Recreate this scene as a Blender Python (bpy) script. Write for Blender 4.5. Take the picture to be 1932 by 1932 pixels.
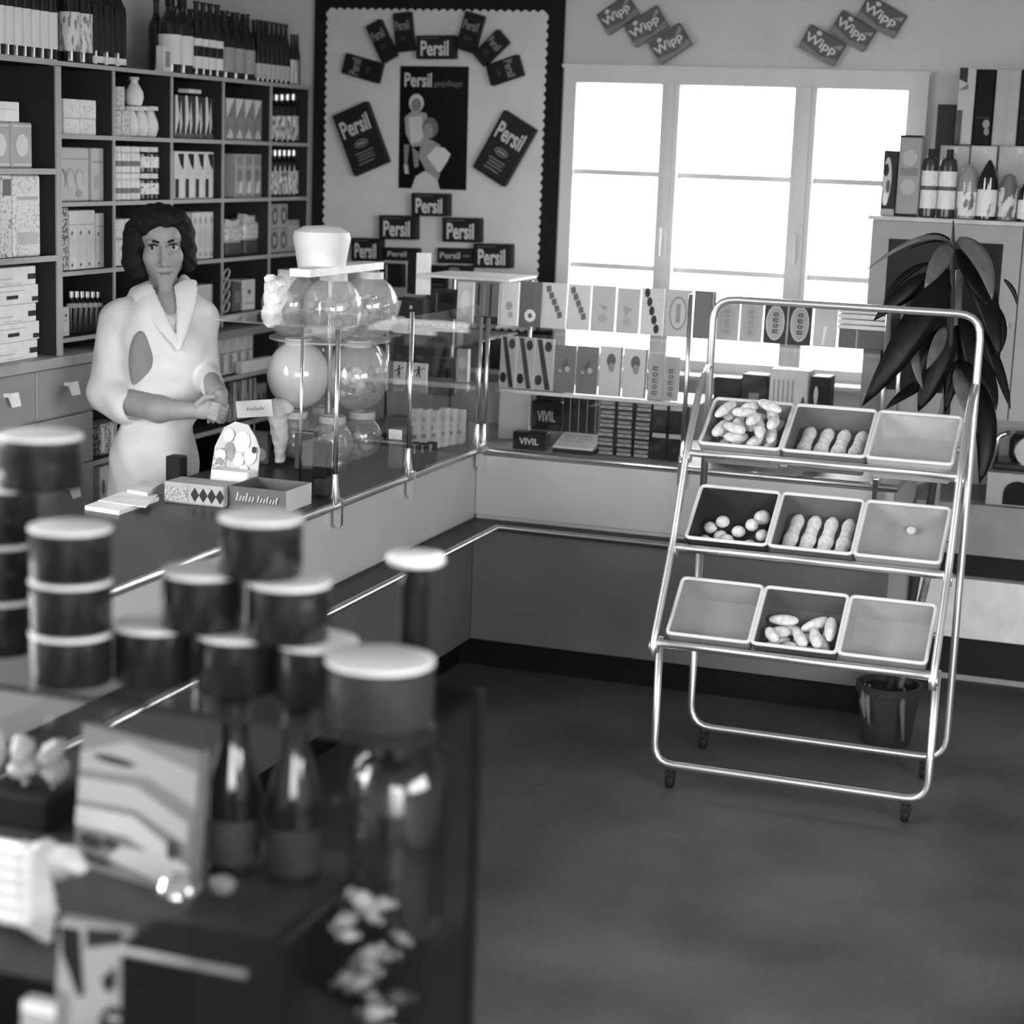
import bpy, bmesh, math, random
import numpy as np
from mathutils import Vector, Matrix
random.seed(7)
rng = np.random.default_rng(7)
for o in list(bpy.data.objects): bpy.data.objects.remove(o)
SC = bpy.context.scene
COL = SC.collection
# ------------------------------------------------------------------ camera
F_PX, YAW, PITCH, ROLL, CAM_H = 3574.3, 0.32969, 0.18851, 0.037318, 1.82
def cam_axes():
    cy, sy, cp, sp = math.cos(YAW), math.sin(YAW), math.cos(PITCH), math.sin(PITCH)
    fwd = np.array([-sy*cp, cy*cp, -sp]); r0 = np.array([cy, sy, 0.]); u0 = np.cross(r0, fwd)
    cr, sr = math.cos(ROLL), math.sin(ROLL)
    return cr*r0+sr*u0, -sr*r0+cr*u0, fwd
RT, UP, FW = cam_axes()
cam = bpy.data.cameras.new('camera'); camo = bpy.data.objects.new('camera', cam); COL.objects.link(camo)
mw = Matrix.Identity(4)
for i in range(3):
    mw[i][0], mw[i][1], mw[i][2] = RT[i], UP[i], -FW[i]
mw[2][3] = CAM_H
camo.matrix_world = mw
cam.sensor_width = 36.0; cam.lens = F_PX/1932*36.0; cam.clip_start = .05; cam.clip_end = 100
cam.dof.use_dof = True; cam.dof.focus_distance = 5.6; cam.dof.aperture_fstop = 2.4
SC.camera = camo
# ------------------------------------------------------------------ daylight and exposure
SKY_STRENGTH = 17.0
world = bpy.data.worlds.new('sky'); SC.world = world; world.use_nodes = True
wn = world.node_tree; bg = wn.nodes['Background']; bg.inputs[1].default_value = SKY_STRENGTH
_tc = wn.nodes.new('ShaderNodeTexCoord'); _sp = wn.nodes.new('ShaderNodeSeparateXYZ'); _mr = wn.nodes.new('ShaderNodeMapRange')
_mr.inputs[1].default_value = -.06; _mr.inputs[2].default_value = .06; _mr.inputs[3].default_value = .22; _mr.inputs[4].default_value = 1.0   # pale ground below an overcast sky
wn.links.new(_tc.outputs['Generated'], _sp.inputs[0]); wn.links.new(_sp.outputs[2], _mr.inputs[0]); wn.links.new(_mr.outputs[0], bg.inputs[0])
SC.view_settings.view_transform = 'Standard'; SC.view_settings.look = 'None'
SC.view_settings.exposure = 0.0; SC.view_settings.gamma = 1.0; SC.view_settings.use_curve_mapping = False
def portal(name, loc, rot, sx, sy):
    l = bpy.data.lights.new(name, 'AREA'); l.shape = 'RECTANGLE'; l.size = sx; l.size_y = sy
    l.cycles.is_portal = True
    o = bpy.data.objects.new(name, l); o.location = loc; o.rotation_euler = rot; COL.objects.link(o)
# ------------------------------------------------------------------ pixel -> place helpers (1932 px frame)
CP = np.array([0, 0, CAM_H])
def ray(x, y): return RT*((x-966)/F_PX) - UP*((y-966)/F_PX) + FW
def onx(x, y, X): d = ray(x, y); return CP + d*(X/d[0])
def ony(x, y, Y): d = ray(x, y); return CP + d*(Y/d[1])
def onz(x, y, z): d = ray(x, y); return CP + d*((z-CAM_H)/d[2])
# ------------------------------------------------------------------ materials
MC = {}
def G(v, rough=.6, metal=0., noise=.12, ns=14., bump=0., spec=.4):
    """plain grey (the photograph is black and white) with a little procedural mottling"""
    if v < .08 and spec == .4 and rough >= .3: spec = .12; v *= .7      # matt black card and stained wood
    k = (round(v, 4), rough, metal, noise, ns, bump, spec)
    if k in MC: return MC[k]
    m = bpy.data.materials.new('grey_%03d' % int(v*1000)); m.use_nodes = True; nt = m.node_tree
    b = nt.nodes['Principled BSDF']; b.inputs['Roughness'].default_value = rough; b.inputs['Metallic'].default_value = metal
    b.inputs['Specular IOR Level'].default_value = spec
    tc = nt.nodes.new('ShaderNodeTexCoord'); n = nt.nodes.new('ShaderNodeTexNoise')
    n.inputs['Scale'].default_value = ns; n.inputs['Detail'].default_value = 4
    nt.links.new(tc.outputs['Object'], n.inputs['Vector'])
    r = nt.nodes.new('ShaderNodeMapRange'); r.inputs[1].default_value = .3; r.inputs[2].default_value = .7
    r.inputs[3].default_value = v*(1-noise); r.inputs[4].default_value = min(1, v*(1+noise))
    nt.links.new(n.outputs['Fac'], r.inputs[0]); nt.links.new(r.outputs[0], b.inputs['Base Color'])
    if bump:
        bp = nt.nodes.new('ShaderNodeBump'); bp.inputs['Strength'].default_value = bump; bp.inputs['Distance'].default_value = .01
        nt.links.new(n.outputs['Fac'], bp.inputs['Height']); nt.links.new(bp.outputs[0], b.inputs['Normal'])
    MC[k] = m; return m
def PR(a, b_, scale=40., thr=.5, rough=.5, stretch=(1, 1, 1)):
    """two-tone printed packaging: blotches of ink b_ on ground a, different on every pack"""
    k = ('pr', a, b_, scale, thr, rough, stretch)
    if k in MC: return MC[k]
    m = bpy.data.materials.new('printed_%d_%d' % (a*100, b_*100)); m.use_nodes = True; nt = m.node_tree
    b = nt.nodes['Principled BSDF']; b.inputs['Roughness'].default_value = rough
    tc = nt.nodes.new('ShaderNodeTexCoord'); mp = nt.nodes.new('ShaderNodeMapping'); mp.inputs['Scale'].default_value = stretch
    oi = nt.nodes.new('ShaderNodeObjectInfo'); ad = nt.nodes.new('ShaderNodeVectorMath'); ad.operation = 'ADD'
    ml = nt.nodes.new('ShaderNodeMath'); ml.operation = 'MULTIPLY'; ml.inputs[1].default_value = 1.0
    nt.links.new(oi.outputs['Random'], ml.inputs[0])
    nt.links.new(tc.outputs['Object'], mp.inputs[0]); nt.links.new(mp.outputs[0], ad.inputs[0]); nt.links.new(ml.outputs[0], ad.inputs[1])
    n = nt.nodes.new('ShaderNodeTexNoise'); n.inputs['Scale'].default_value = scale; n.inputs['Detail'].default_value = 3
    nt.links.new(ad.outputs[0], n.inputs['Vector'])
    r = nt.nodes.new('ShaderNodeMapRange'); r.inputs[1].default_value = thr-.03; r.inputs[2].default_value = thr+.03
    r.inputs[3].default_value = a; r.inputs[4].default_value = b_
    nt.links.new(n.outputs['Fac'], r.inputs[0]); nt.links.new(r.outputs[0], b.inputs['Base Color'])
    MC[k] = m; return m
def GLASS(tint=.93, gloss=.10, rough=.02, key='glass'):
    """thin clear sheet: mostly see-through with a mirror film"""
    k = (key, tint, gloss, rough)
    if k in MC: return MC[k]
    m = bpy.data.materials.new(key); m.use_nodes = True; nt = m.node_tree; nt.nodes.clear()
    out = nt.nodes.new('ShaderNodeOutputMaterial'); mix = nt.nodes.new('ShaderNodeMixShader')
    tr = nt.nodes.new('ShaderNodeBsdfTransparent'); tr.inputs[0].default_value = (tint, tint, tint, 1)
    gl = nt.nodes.new('ShaderNodeBsdfGlossy'); gl.inputs[0].default_value = (1, 1, 1, 1); gl.inputs['Roughness'].default_value = rough
    fr = nt.nodes.new('ShaderNodeLayerWeight'); pw_ = nt.nodes.new('ShaderNodeMath'); pw_.operation = 'POWER'; pw_.inputs[1].default_value = 4.5; nt.links.new(fr.outputs['Facing'], pw_.inputs[0])
    ma = nt.nodes.new('ShaderNodeMath'); ma.operation = 'MULTIPLY_ADD'; ma.inputs[1].default_value = .45; ma.inputs[2].default_value = gloss*.25
    nt.links.new(pw_.outputs[0], ma.inputs[0]); nt.links.new(ma.outputs[0], mix.inputs[0])
    nt.links.new(tr.outputs[0], mix.inputs[1]); nt.links.new(gl.outputs[0], mix.inputs[2]); nt.links.new(mix.outputs[0], out.inputs[0])
    MC[k] = m; return m
def FILM(diff=.8, fac=.35, gloss=.15, rough=.12, key='cellophane'):
    """cellophane or cloudy plastic: part clear, part milky, part shiny"""
    k = (key, diff, fac, gloss, rough)
    if k in MC: return MC[k]
    m = bpy.data.materials.new(key); m.use_nodes = True; nt = m.node_tree; nt.nodes.clear()
    out = nt.nodes.new('ShaderNodeOutputMaterial'); m1 = nt.nodes.new('ShaderNodeMixShader'); m2 = nt.nodes.new('ShaderNodeMixShader')
    tr = nt.nodes.new('ShaderNodeBsdfTransparent'); df = nt.nodes.new('ShaderNodeBsdfDiffuse'); df.inputs[0].default_value = (diff,)*3+(1,)
    gl = nt.nodes.new('ShaderNodeBsdfGlossy'); gl.inputs['Roughness'].default_value = rough
    m1.inputs[0].default_value = fac; m2.inputs[0].default_value = gloss
    nt.links.new(tr.outputs[0], m1.inputs[1]); nt.links.new(df.outputs[0], m1.inputs[2])
    nt.links.new(m1.outputs[0], m2.inputs[1]); nt.links.new(gl.outputs[0], m2.inputs[2]); nt.links.new(m2.outputs[0], out.inputs[0])
    MC[k] = m; return m
WHITE = .80; PALE = .55
CHROME = G(.88, .16, 1.0, .02); STEEL = G(.7, .28, 1.0, .05)
BLACKG = G(.012, .08, 0, 0, spec=.6)          # dark bottle glass
# ------------------------------------------------------------------ mesh builder
class MB:
    def __init__(s): s.v = []; s.f = []; s.m = []; s.sm = []; s.mats = []
    def mi(s, mat):
        if mat not in s.mats: s.mats.append(mat)
        return s.mats.index(mat)
    def add(s, vs, fs, mat, smooth=False):
        b = len(s.v); s.v.extend([tuple(map(float, p)) for p in vs]); i = s.mi(mat)
        for f in fs: s.f.append(tuple(b+k for k in f)); s.m.append(i); s.sm.append(smooth)
        return s
    def box(s, lo, hi, mat):
        x0, y0, z0 = lo; x1, y1, z1 = hi
        vs = [(x0, y0, z0), (x1, y0, z0), (x1, y1, z0), (x0, y1, z0), (x0, y0, z1), (x1, y0, z1), (x1, y1, z1), (x0, y1, z1)]
        return s.add(vs, [(0, 3, 2, 1), (4, 5, 6, 7), (0, 1, 5, 4), (1, 2, 6, 5), (2, 3, 7, 6), (3, 0, 4, 7)], mat)
    def obox(s, c, ax, half, mat):
        """box with axes ax (3 unit vectors) and half sizes"""
        c = np.array(c, float); ax = [np.array(a, float)*h for a, h in zip(ax, half)]
        vs = [c+sx*ax[0]+sy*ax[1]+sz*ax[2] for sz in (-1, 1) for sx, sy in ((-1, -1), (1, -1), (1, 1), (-1, 1))]
        return s.add(vs, [(0, 3, 2, 1), (4, 5, 6, 7), (0, 1, 5, 4), (1, 2, 6, 5), (2, 3, 7, 6), (3, 0, 4, 7)], mat)
    def bevbox(s, lo, hi, mat, b=.01):
        """box with chamfered vertical edges and rim"""
        x0, y0, z0 = lo; x1, y1, z1 = hi
        def ring(z, i): return [(x0+b+i*0, y0+i, z), (x1-b, y0+i, z), (x1-i, y0+b, z), (x1-i, y1-b, z), (x1-b, y1-i, z), (x0+b, y1-i, z), (x0+i, y1-b, z), (x0+i, y0+b, z)]
        vs = ring(z0, b*.7)+ring(z0+b, 0)+ring(z1-b, 0)+ring(z1, b*.7)
        fs = [tuple(range(7, -1, -1)), tuple(range(24, 32))]
        for k in range(3):
            for i in range(8): j = (i+1) % 8; fs.append((k*8+i, k*8+j, k*8+8+j, k*8+8+i))
        return s.add(vs, fs, mat)
    def quad(s, a, b, c, d, mat): return s.add([a, b, c, d], [(0, 1, 2, 3)], mat)
    def prism(s, poly, d, mat):
        """polygon (3D points) extruded by vector d"""
        n = len(poly); d = np.array(d); vs = [np.array(p, float) for p in poly]+[np.array(p, float)+d for p in poly]
        fs = [tuple(range(n-1, -1, -1)), tuple(range(n, 2*n))]+[(i, (i+1) % n, n+(i+1) % n, n+i) for i in range(n)]
        return s.add(vs, fs, mat)
    def lathe(s, prof, mat, n=16, c=(0, 0, 0), sx=1, sz=1, axes=None):
        """profile [(r,z)] turned about z; sharp profile corners get split rings"""
        runs = [[prof[0]]]
        for i in range(1, len(prof)):
            runs[-1].append(prof[i])
            if i < len(prof)-1:
                a = math.atan2(prof[i][1]-prof[i-1][1], prof[i][0]-prof[i-1][0]); b = math.atan2(prof[i+1][1]-prof[i][1], prof[i+1][0]-prof[i][0])
                d = abs((b-a+math.pi) % (2*math.pi)-math.pi)
                if d > .6: runs.append([prof[i]])
        ax = axes or (np.array([1, 0, 0]), np.array([0, 1, 0]), np.array([0, 0, 1])); c = np.array(c, float)
        for run in runs:
            vs = []; fs = []
            for (r, z) in run:
                for k in range(n):
                    t = 2*math.pi*k/n
                    vs.append(c+ax[0]*(r*sx*math.cos(t))+ax[1]*(r*sx*math.sin(t))+ax[2]*(z*sz))
            for i in range(len(run)-1):
                for k in range(n):
                    j = (k+1) % n; fs.append((i*n+k, i*n+j, i*n+n+j, i*n+n+k))
            s.add(vs, fs, mat, True)
        return s
    def tube(s, pts, r, mat, n=8, fillet=0., closed=False, cap=True):
        P = [np.array(p, float) for p in pts]
        if fillet:
            Q = []; N = len(P)
            for i in range(N):
                if not closed and i in (0, N-1): Q.append(P[i]); continue
                a, b, c = P[i-1], P[i], P[(i+1) % N]; la, lc = np.linalg.norm(a-b), np.linalg.norm(c-b)
                fl = min(fillet, la*.45, lc*.45); p0 = b+(a-b)/la*fl; p1 = b+(c-b)/lc*fl
                for t in np.linspace(0, 1, 6): Q.append((1-t)**2*p0+2*t*(1-t)*b+t*t*p1)
            P = Q
        N = len(P); vs = []; fs = []; u = None
        for i in range(N):
            if closed: t = P[(i+1) % N]-P[i-1]
            else: t = P[min(i+1, N-1)]-P[max(i-1, 0)]
            t = t/ (np.linalg.norm(t)+1e-12)
            if u is None:
                u = np.cross(t, [0, 0, 1.]); u = u if np.linalg.norm(u) > .1 else np.cross(t, [1., 0, 0])
            u = u-t*np.dot(u, t); u = u/np.linalg.norm(u); w = np.cross(t, u)
            rr = r[i] if isinstance(r, (list, tuple, np.ndarray)) else r
            for k in range(n): a = 2*math.pi*k/n; vs.append(P[i]+rr*(math.cos(a)*u+math.sin(a)*w))
        for i in range(N if closed else N-1):
            i2 = (i+1) % N
            for k in range(n): j = (k+1) % n; fs.append((i*n+k, i*n+j, i2*n+j, i2*n+k))
        if cap and not closed: fs += [tuple(range(n-1, -1, -1)), tuple((N-1)*n+k for k in range(n))]
        return s.add(vs, fs, mat, True)
    def ell(s, c, ax, rad, mat, n=10, m=6):
        c = np.array(c, float); vs = []; fs = []
        for i in range(m+1):
            ph = math.pi*i/m
            for k in range(n):
                t = 2*math.pi*k/n
                vs.append(c+ax[0]*rad[0]*math.sin(ph)*math.cos(t)+ax[1]*rad[1]*math.sin(ph)*math.sin(t)-ax[2]*rad[2]*math.cos(ph))
        for i in range(m):
            for k in range(n): j = (k+1) % n; fs.append((i*n+k, i*n+j, i*n+n+j, i*n+n+k))
        return s.add(vs, fs, mat, True)
    def mesh(s, name, off=(0, 0, 0)):
        me = bpy.data.meshes.new(name); off = np.array(off)
        me.from_pydata([tuple(np.array(p)-off) for p in s.v], [], s.f)
        for m in s.mats: me.materials.append(m)
        me.polygons.foreach_set('material_index', s.m); me.polygons.foreach_set('use_smooth', s.sm)
        me.validate(); me.update()
        return me
    def build(s, name, parent=None, **kw):
        """world-space geometry -> one object; parts take their thing's origin"""
        if parent is not None: off = ORG[parent.name]
        else:
            a = np.array(s.v); off = np.array([(a[:, 0].min()+a[:, 0].max())/2, (a[:, 1].min()+a[:, 1].max())/2, a[:, 2].min()])
        o = bpy.data.objects.new(name, s.mesh(name, off)); COL.objects.link(o)
        if parent is not None: o.parent = parent
        else: o.location = off
        ORG[o.name] = np.array(off); tag(o, **kw); return o
ORG = {}
def tag(o, label=None, cat=None, group=None, kind=None):
    if label: o['label'] = label
    if cat: o['category'] = cat
    if group: o['group'] = group
    if kind: o['kind'] = kind
    return o
def thing(name, loc, label=None, cat=None, group=None, kind=None):
    o = bpy.data.objects.new(name, None); o.location = loc; o.empty_display_size = .05; COL.objects.link(o)
    ORG[o.name] = np.array(loc, float); return tag(o, label, cat, group, kind)
I3 = (np.array([1., 0, 0]), np.array([0, 1., 0]), np.array([0, 0, 1.]))
def unit(v): v = np.array(v, float); return v/np.linalg.norm(v)
# ------------------------------------------------------------------ flat print: shapes and lettering laid on a face
TXT = {}
def text_mesh(s, bold=.0):
    k = (s, bold)
    if k not in TXT:
        cu = bpy.data.curves.new('t', 'FONT'); cu.body = s; cu.offset = bold; cu.resolution_u = 3
        o = bpy.data.objects.new('t', cu); COL.objects.link(o); dg = bpy.context.evaluated_depsgraph_get()
        me = bpy.data.meshes.new_from_object(o.evaluated_get(dg)); v = np.array([p.co[:2] for p in me.vertices]); f = [tuple(p.vertices) for p in me.polygons]
        bpy.data.objects.remove(o); bpy.data.curves.remove(cu); bpy.data.meshes.remove(me)
        lo, hi = v.min(0), v.max(0); TXT[k] = ((v-lo)/(hi-lo), f)
    return TXT[k]
def draw(mb, o, ex, ey, shapes, lift=.0006):
    """shapes in units of the face: o lower-left corner, ex/ey full edge vectors"""
    o, ex, ey = (np.array(q, float) for q in (o, ex, ey)); n = unit(np.cross(ex, ey)); L = lift
    for sh in shapes:
        k = sh[0]; g = sh[-1]; m = g if not isinstance(g, (int, float)) else G(g, .5, 0, .05)
        L += lift*.35
        P = lambda u, v: o+ex*u+ey*v+n*L
        if k == 'r': mb.quad(P(sh[1], sh[2]), P(sh[3], sh[2]), P(sh[3], sh[4]), P(sh[1], sh[4]), m)
        elif k == 'e':
            pts = [P(sh[1]+sh[3]*math.cos(t), sh[2]+sh[4]*math.sin(t)) for t in np.linspace(0, 2*math.pi, 17)[:-1]]
            mb.add(pts, [tuple(range(16))], m)
        elif k == 'p': mb.add([P(*q) for q in sh[1]], [tuple(range(len(sh[1])))], m)
        elif k == 't':   # text, x, y, w, h, rot(0/90), grey
            v, f = text_mesh(sh[1], .025)
            if sh[6] == 0: pts = [P(sh[2]+sh[4]*a, sh[3]+sh[5]*b) for a, b in v]
            else: pts = [P(sh[2]+sh[4]*(1-b), sh[3]+sh[5]*a) for a, b in v]
            mb.add(pts, f, m)
def squig(x0, x1, y0, y1, n, g):
    """row of slanted pen strokes: a line of script too small to read"""
    w_ = (x1-x0)/n; return [('p', [(x0+i*w_, y0), (x0+i*w_+w_*.45, y0), (x0+i*w_+w_*.95, y0+(y1-y0)*(.6+.4*((i*7) % 3 == 0))), (x0+i*w_+w_*.5, y0+(y1-y0)*(.6+.4*((i*7) % 3 == 0)))], g) for i in range(n)]
def glyphs(x0, x1, y0, y1, n, g, bgd):
    """upright column of blurred letter shapes"""
    L = []; hh = (y1-y0)/n; xc, rw = (x0+x1)/2, (x1-x0)/2
    for i in range(n):
        yc = y0+(i+.5)*hh
        if i % 2: L += [('e', xc, yc, rw, hh*.36, g), ('e', xc, yc, rw*.5, hh*.16, bgd)]
        else: L += [('r', x0, yc-hh*.34, x1, yc-hh*.1, g), ('r', x0, yc+hh*.1, x1, yc+hh*.34, g), ('r', x0, yc-hh*.3, x0+rw*.5, yc+hh*.3, g)]
    return L
# ------------------------------------------------------------------ products: shared meshes, copied object by object
PROT = {}
def spawn(parts, name, label, cat, group, loc, scl=(1, 1, 1), rz=0., rx=0., ry=0.):
    """parts: [(None, body mesh), (part name, mesh), ...] in the product's own space"""
    root = None
    for pn, me in parts:
        o = bpy.data.objects.new(name if pn is None else pn, me); COL.objects.link(o)
        if root is None:
            root = o; o.location = tuple(loc); o.scale = scl; o.rotation_euler = (rx, ry, rz); tag(o, label, cat, group); ORG[o.name] = np.array(loc, float)
        else: o.parent = root
    return root
def P_turned(key, bodyprof, bodymat, extra=(), n=14):
    """turned product of unit width and height; extra = [(part, profile, material)]"""
    if key not in PROT:
        L = [(None, MB().lathe(bodyprof, bodymat, n).mesh('body'))]
        for pn, pr, mt in extra: L.append((pn, MB().lathe(pr, mt, n).mesh(pn)))
        PROT[key] = L
    return PROT[key]
WINE = [(0, 0), (.47, 0), (.5, .02), (.5, .58), (.46, .66), (.24, .76), (.17, .82), (.17, .95), (.2, .95), (.2, 1), (0, 1)]
BEER = [(0, 0), (.47, 0), (.5, .02), (.5, .5), (.42, .62), (.22, .78), (.19, .86), (.19, .97), (.24, .97), (.24, 1), (0, 1)]
MEDI = [(0, 0), (.47, 0), (.5, .03), (.5, .66), (.45, .74), (.22, .82), (.2, .9), (0, .9)]
def sleeve(z0, z1, r=.507): return [(r, z0), (r, z1)]
def P_box(key, w, d, h, mat, shapes=(), back=None, pname='print'):
    """carton standing at the origin, front face towards -Y"""
    if key not in PROT:
        b = min(w, d, h)*.04
        L = [(None, MB().bevbox((-w/2, -d/2, 0), (w/2, d/2, h), mat, b).mesh('carton'))]
        if shapes:
            mb = MB(); draw(mb, (-w/2, -d/2, 0), (w, 0, 0), (0, 0, h), shapes); L.append((pname, mb.mesh(pname)))
        PROT[key] = L
    return PROT[key]
# ------------------------------------------------------------------ soft bodies: signed distance shapes -> surface nets
class SDF:
    def __init__(s, lo, hi, h):
        s.lo = np.array(lo, float); s.h = h; s.n = np.ceil((np.array(hi)-s.lo)/h).astype(int)+1
        s.V = np.full(s.n, 1.0, np.float32)
    def _sl(s, lo, hi):
        a = np.clip(np.floor((np.array(lo)-s.lo)/s.h).astype(int), 0, s.n); b = np.clip(np.ceil((np.array(hi)-s.lo)/s.h).astype(int)+1, 0, s.n)
        g = [s.lo[i]+s.h*np.arange(a[i], b[i], dtype=np.float32) for i in range(3)]
        return tuple(slice(a[i], b[i]) for i in range(3)), np.meshgrid(*g, indexing='ij', sparse=True)
    def put(s, lo, hi, fn, k, sub=False):
        m = 2*k+.02; sl, (X, Y, Z) = s._sl(np.array(lo)-m, np.array(hi)+m)
        if min(s.V[sl].shape) == 0: return s
        d = fn(X, Y, Z).astype(np.float32); v = s.V[sl]
        if sub: d = -d; t = np.clip(.5-.5*(v-d)/k, 0, 1); s.V[sl] = v*(1-t)+d*t+k*t*(1-t)
        else: t = np.clip(.5+.5*(v-d)/k, 0, 1); s.V[sl] = v*(1-t)+d*t-k*t*(1-t)
        return s
    def cone(s, a, b, ra, rb, k=.01, sub=False):
        a, b = np.array(a, float), np.array(b, float); ba = b-a; L2 = ba@ba+1e-12; R = max(ra, rb)
        def fn(X, Y, Z):
            t = np.clip(((X-a[0])*ba[0]+(Y-a[1])*ba[1]+(Z-a[2])*ba[2])/L2, 0, 1)
            return np.sqrt((X-a[0]-ba[0]*t)**2+(Y-a[1]-ba[1]*t)**2+(Z-a[2]-ba[2]*t)**2)-(ra+(rb-ra)*t)
        return s.put(np.minimum(a, b)-R, np.maximum(a, b)+R, fn, k, sub)
    def ell(s, c, rad, ax=I3, k=.01, sub=False):
        c = np.array(c, float); R = max(rad)
        def fn(X, Y, Z):
            dx, dy, dz = X-c[0], Y-c[1], Z-c[2]; q = [(a[0]*dx+a[1]*dy+a[2]*dz) for a in ax]
            k0 = np.sqrt((q[0]/rad[0])**2+(q[1]/rad[1])**2+(q[2]/rad[2])**2); k1 = np.sqrt((q[0]/rad[0]**2)**2+(q[1]/rad[1]**2)**2+(q[2]/rad[2]**2)**2)
            return k0*(k0-1)/(k1+1e-9)
        return s.put(c-R, c+R, fn, k, sub)
    def wave(s, amp, fn):
        """surface ripple near the skin"""
        _, (X, Y, Z) = s._sl(s.lo, s.lo+s.n*s.h); X, Y, Z = (q for q in (X, Y, Z))
        w = fn(X, Y, Z).astype(np.float32)*amp; s.V = s.V+w; return s
    def mesh(s, name, mat, off):
        V = s.V; S = V < 0; nx, ny, nz = s.n
        C = np.zeros((nx-1, ny-1, nz-1), np.uint8)
        for i in (0, 1):
            for j in (0, 1):
                for k in (0, 1): C += S[i:nx-1+i, j:ny-1+j, k:nz-1+k]
        ci = np.argwhere((C > 0) & (C < 8)); idx = np.full(C.shape, -1, np.int64); idx[tuple(ci.T)] = np.arange(len(ci))
        acc = np.zeros((len(ci), 3)); cnt = np.zeros(len(ci))
        cor = [(i, j, k) for i in (0, 1) for j in (0, 1) for k in (0, 1)]; cv = {c: V[ci[:, 0]+c[0], ci[:, 1]+c[1], ci[:, 2]+c[2]] for c in cor}
        for c in cor:
            for a in range(3):
                if c[a]: continue
                e = list(c); e[a] = 1; va, vb = cv[c], cv[tuple(e)]; x = (va < 0) != (vb < 0)
                t = np.where(x, va/np.where(x, va-vb, 1), 0)
                p = np.array(c, float)[None, :].repeat(len(ci), 0); p[:, a] += t
                acc += p*x[:, None]; cnt += x
        pts = (ci+acc/cnt[:, None])*s.h+s.lo-np.array(off)
        F = []
        for a in range(3):
            u, w = (a+1) % 3, (a+2) % 3
            sl0 = [slice(None)]*3; sl1 = [slice(None)]*3; sl0[a] = slice(0, -1); sl1[a] = slice(1, None)
            e = np.argwhere(S[tuple(sl0)] != S[tuple(sl1)])
            e = e[(e[:, u] > 0) & (e[:, w] > 0) & (e[:, u] < s.n[u]-1) & (e[:, w] < s.n[w]-1)]
            if len(e) == 0: continue
            ins = S[tuple(e.T)]
            def cell(du, dw): q = e.copy(); q[:, u] += du; q[:, w] += dw; return idx[tuple(q.T)]
            q = np.stack([cell(-1, -1), cell(0, -1), cell(0, 0), cell(-1, 0)], 1); q[~ins] = q[~ins][:, ::-1]; F.append(q)
        F = np.concatenate(F); F = F[(F >= 0).all(1)]
        me = bpy.data.meshes.new(name); me.from_pydata(pts.tolist(), [], F.tolist()); me.materials.append(mat)
        me.polygons.foreach_set('use_smooth', [True]*len(me.polygons)); me.update(); return me
    def build(s, name, mat, parent=None, flat=False, **kw):
        if parent is not None: off = ORG[parent.name]
        else:
            sl = np.argwhere(s.V < 0); a, b = sl.min(0)*s.h+s.lo, sl.max(0)*s.h+s.lo; off = np.array([(a[0]+b[0])/2, (a[1]+b[1])/2, a[2]])
        o = bpy.data.objects.new(name, s.mesh(name, mat, off)); COL.objects.link(o)
        if flat: o.data.polygons.foreach_set('use_smooth', [False]*len(o.data.polygons))
        if parent is not None: o.parent = parent
        else: o.location = off
        ORG[o.name] = np.array(off, float); return tag(o, **kw)
# ================================================================== THE ROOM
XL, XR, Y0, YW, ZC = -3.70, 2.6, -2.0, 7.2, 2.9
WALLM = G(.60, .85, 0, .06, 3.); PAINT = G(.50, .5, 0, .04, 8.); DARKWOOD = G(.035, .5, 0, .3, 6.)
def wall_open(name, axis, pos, th, a0, a1, z1, holes, mat):
    """wall slab with rectangular openings; axis 'x' = plane of constant X, runs along Y"""
    mb = MB()
    def bx(u0, u1, w0, w1):
        if u1-u0 < 1e-4 or w1-w0 < 1e-4: return
        if axis == 'y': mb.box((u0, min(pos, pos+th), w0), (u1, max(pos, pos+th), w1), mat)
        else: mb.box((min(pos, pos+th), u0, w0), (max(pos, pos+th), u1, w1), mat)
    u = a0
    for (h0, h1, b0, b1) in sorted(holes):
        bx(u, h0, 0, z1); bx(h0, h1, 0, b0); bx(h0, h1, b1, z1); u = h1
    bx(u, a1, 0, z1)
    return mb.build(name, None, kind='structure')
# floor: dark linoleum laid in strips
fm = bpy.data.materials.new('linoleum'); fm.use_nodes = True; nt = fm.node_tree; b = nt.nodes['Principled BSDF']
tc = nt.nodes.new('ShaderNodeTexCoord'); n1 = nt.nodes.new('ShaderNodeTexNoise'); n1.inputs['Scale'].default_value = 2.2; n1.inputs['Detail'].default_value = 7
n2 = nt.nodes.new('ShaderNodeTexNoise'); n2.inputs['Scale'].default_value = 60; n2.inputs['Detail'].default_value = 3
mx = nt.nodes.new('ShaderNodeMath'); mx.operation = 'MULTIPLY_ADD'; mx.inputs[1].default_value = .35
nt.links.new(tc.outputs['Object'], n1.inputs['Vector']); nt.links.new(tc.outputs['Object'], n2.inputs['Vector'])
nt.links.new(n2.outputs['Fac'], mx.inputs[0]); nt.links.new(n1.outputs['Fac'], mx.inputs[2])
mr = nt.nodes.new('ShaderNodeMapRange'); mr.inputs[1].default_value = .4; mr.inputs[2].default_value = .95; mr.inputs[3].default_value = .03; mr.inputs[4].default_value = .11
nt.links.new(mx.outputs[0], mr.inputs[0]); nt.links.new(mr.outputs[0], b.inputs['Base Color']); b.inputs['Roughness'].default_value = .55
fl = thing('floor', (0, 0, 0), kind='structure')
xs = [XL, -2.5, -1.62, -.16, 1.3, XR]
for i in range(len(xs)-1):
    MB().box((xs[i]+.0004, Y0, -.06), (xs[i+1]-.0004, YW+.2, 0), fm).build('linoleum_strip', fl)
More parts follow.
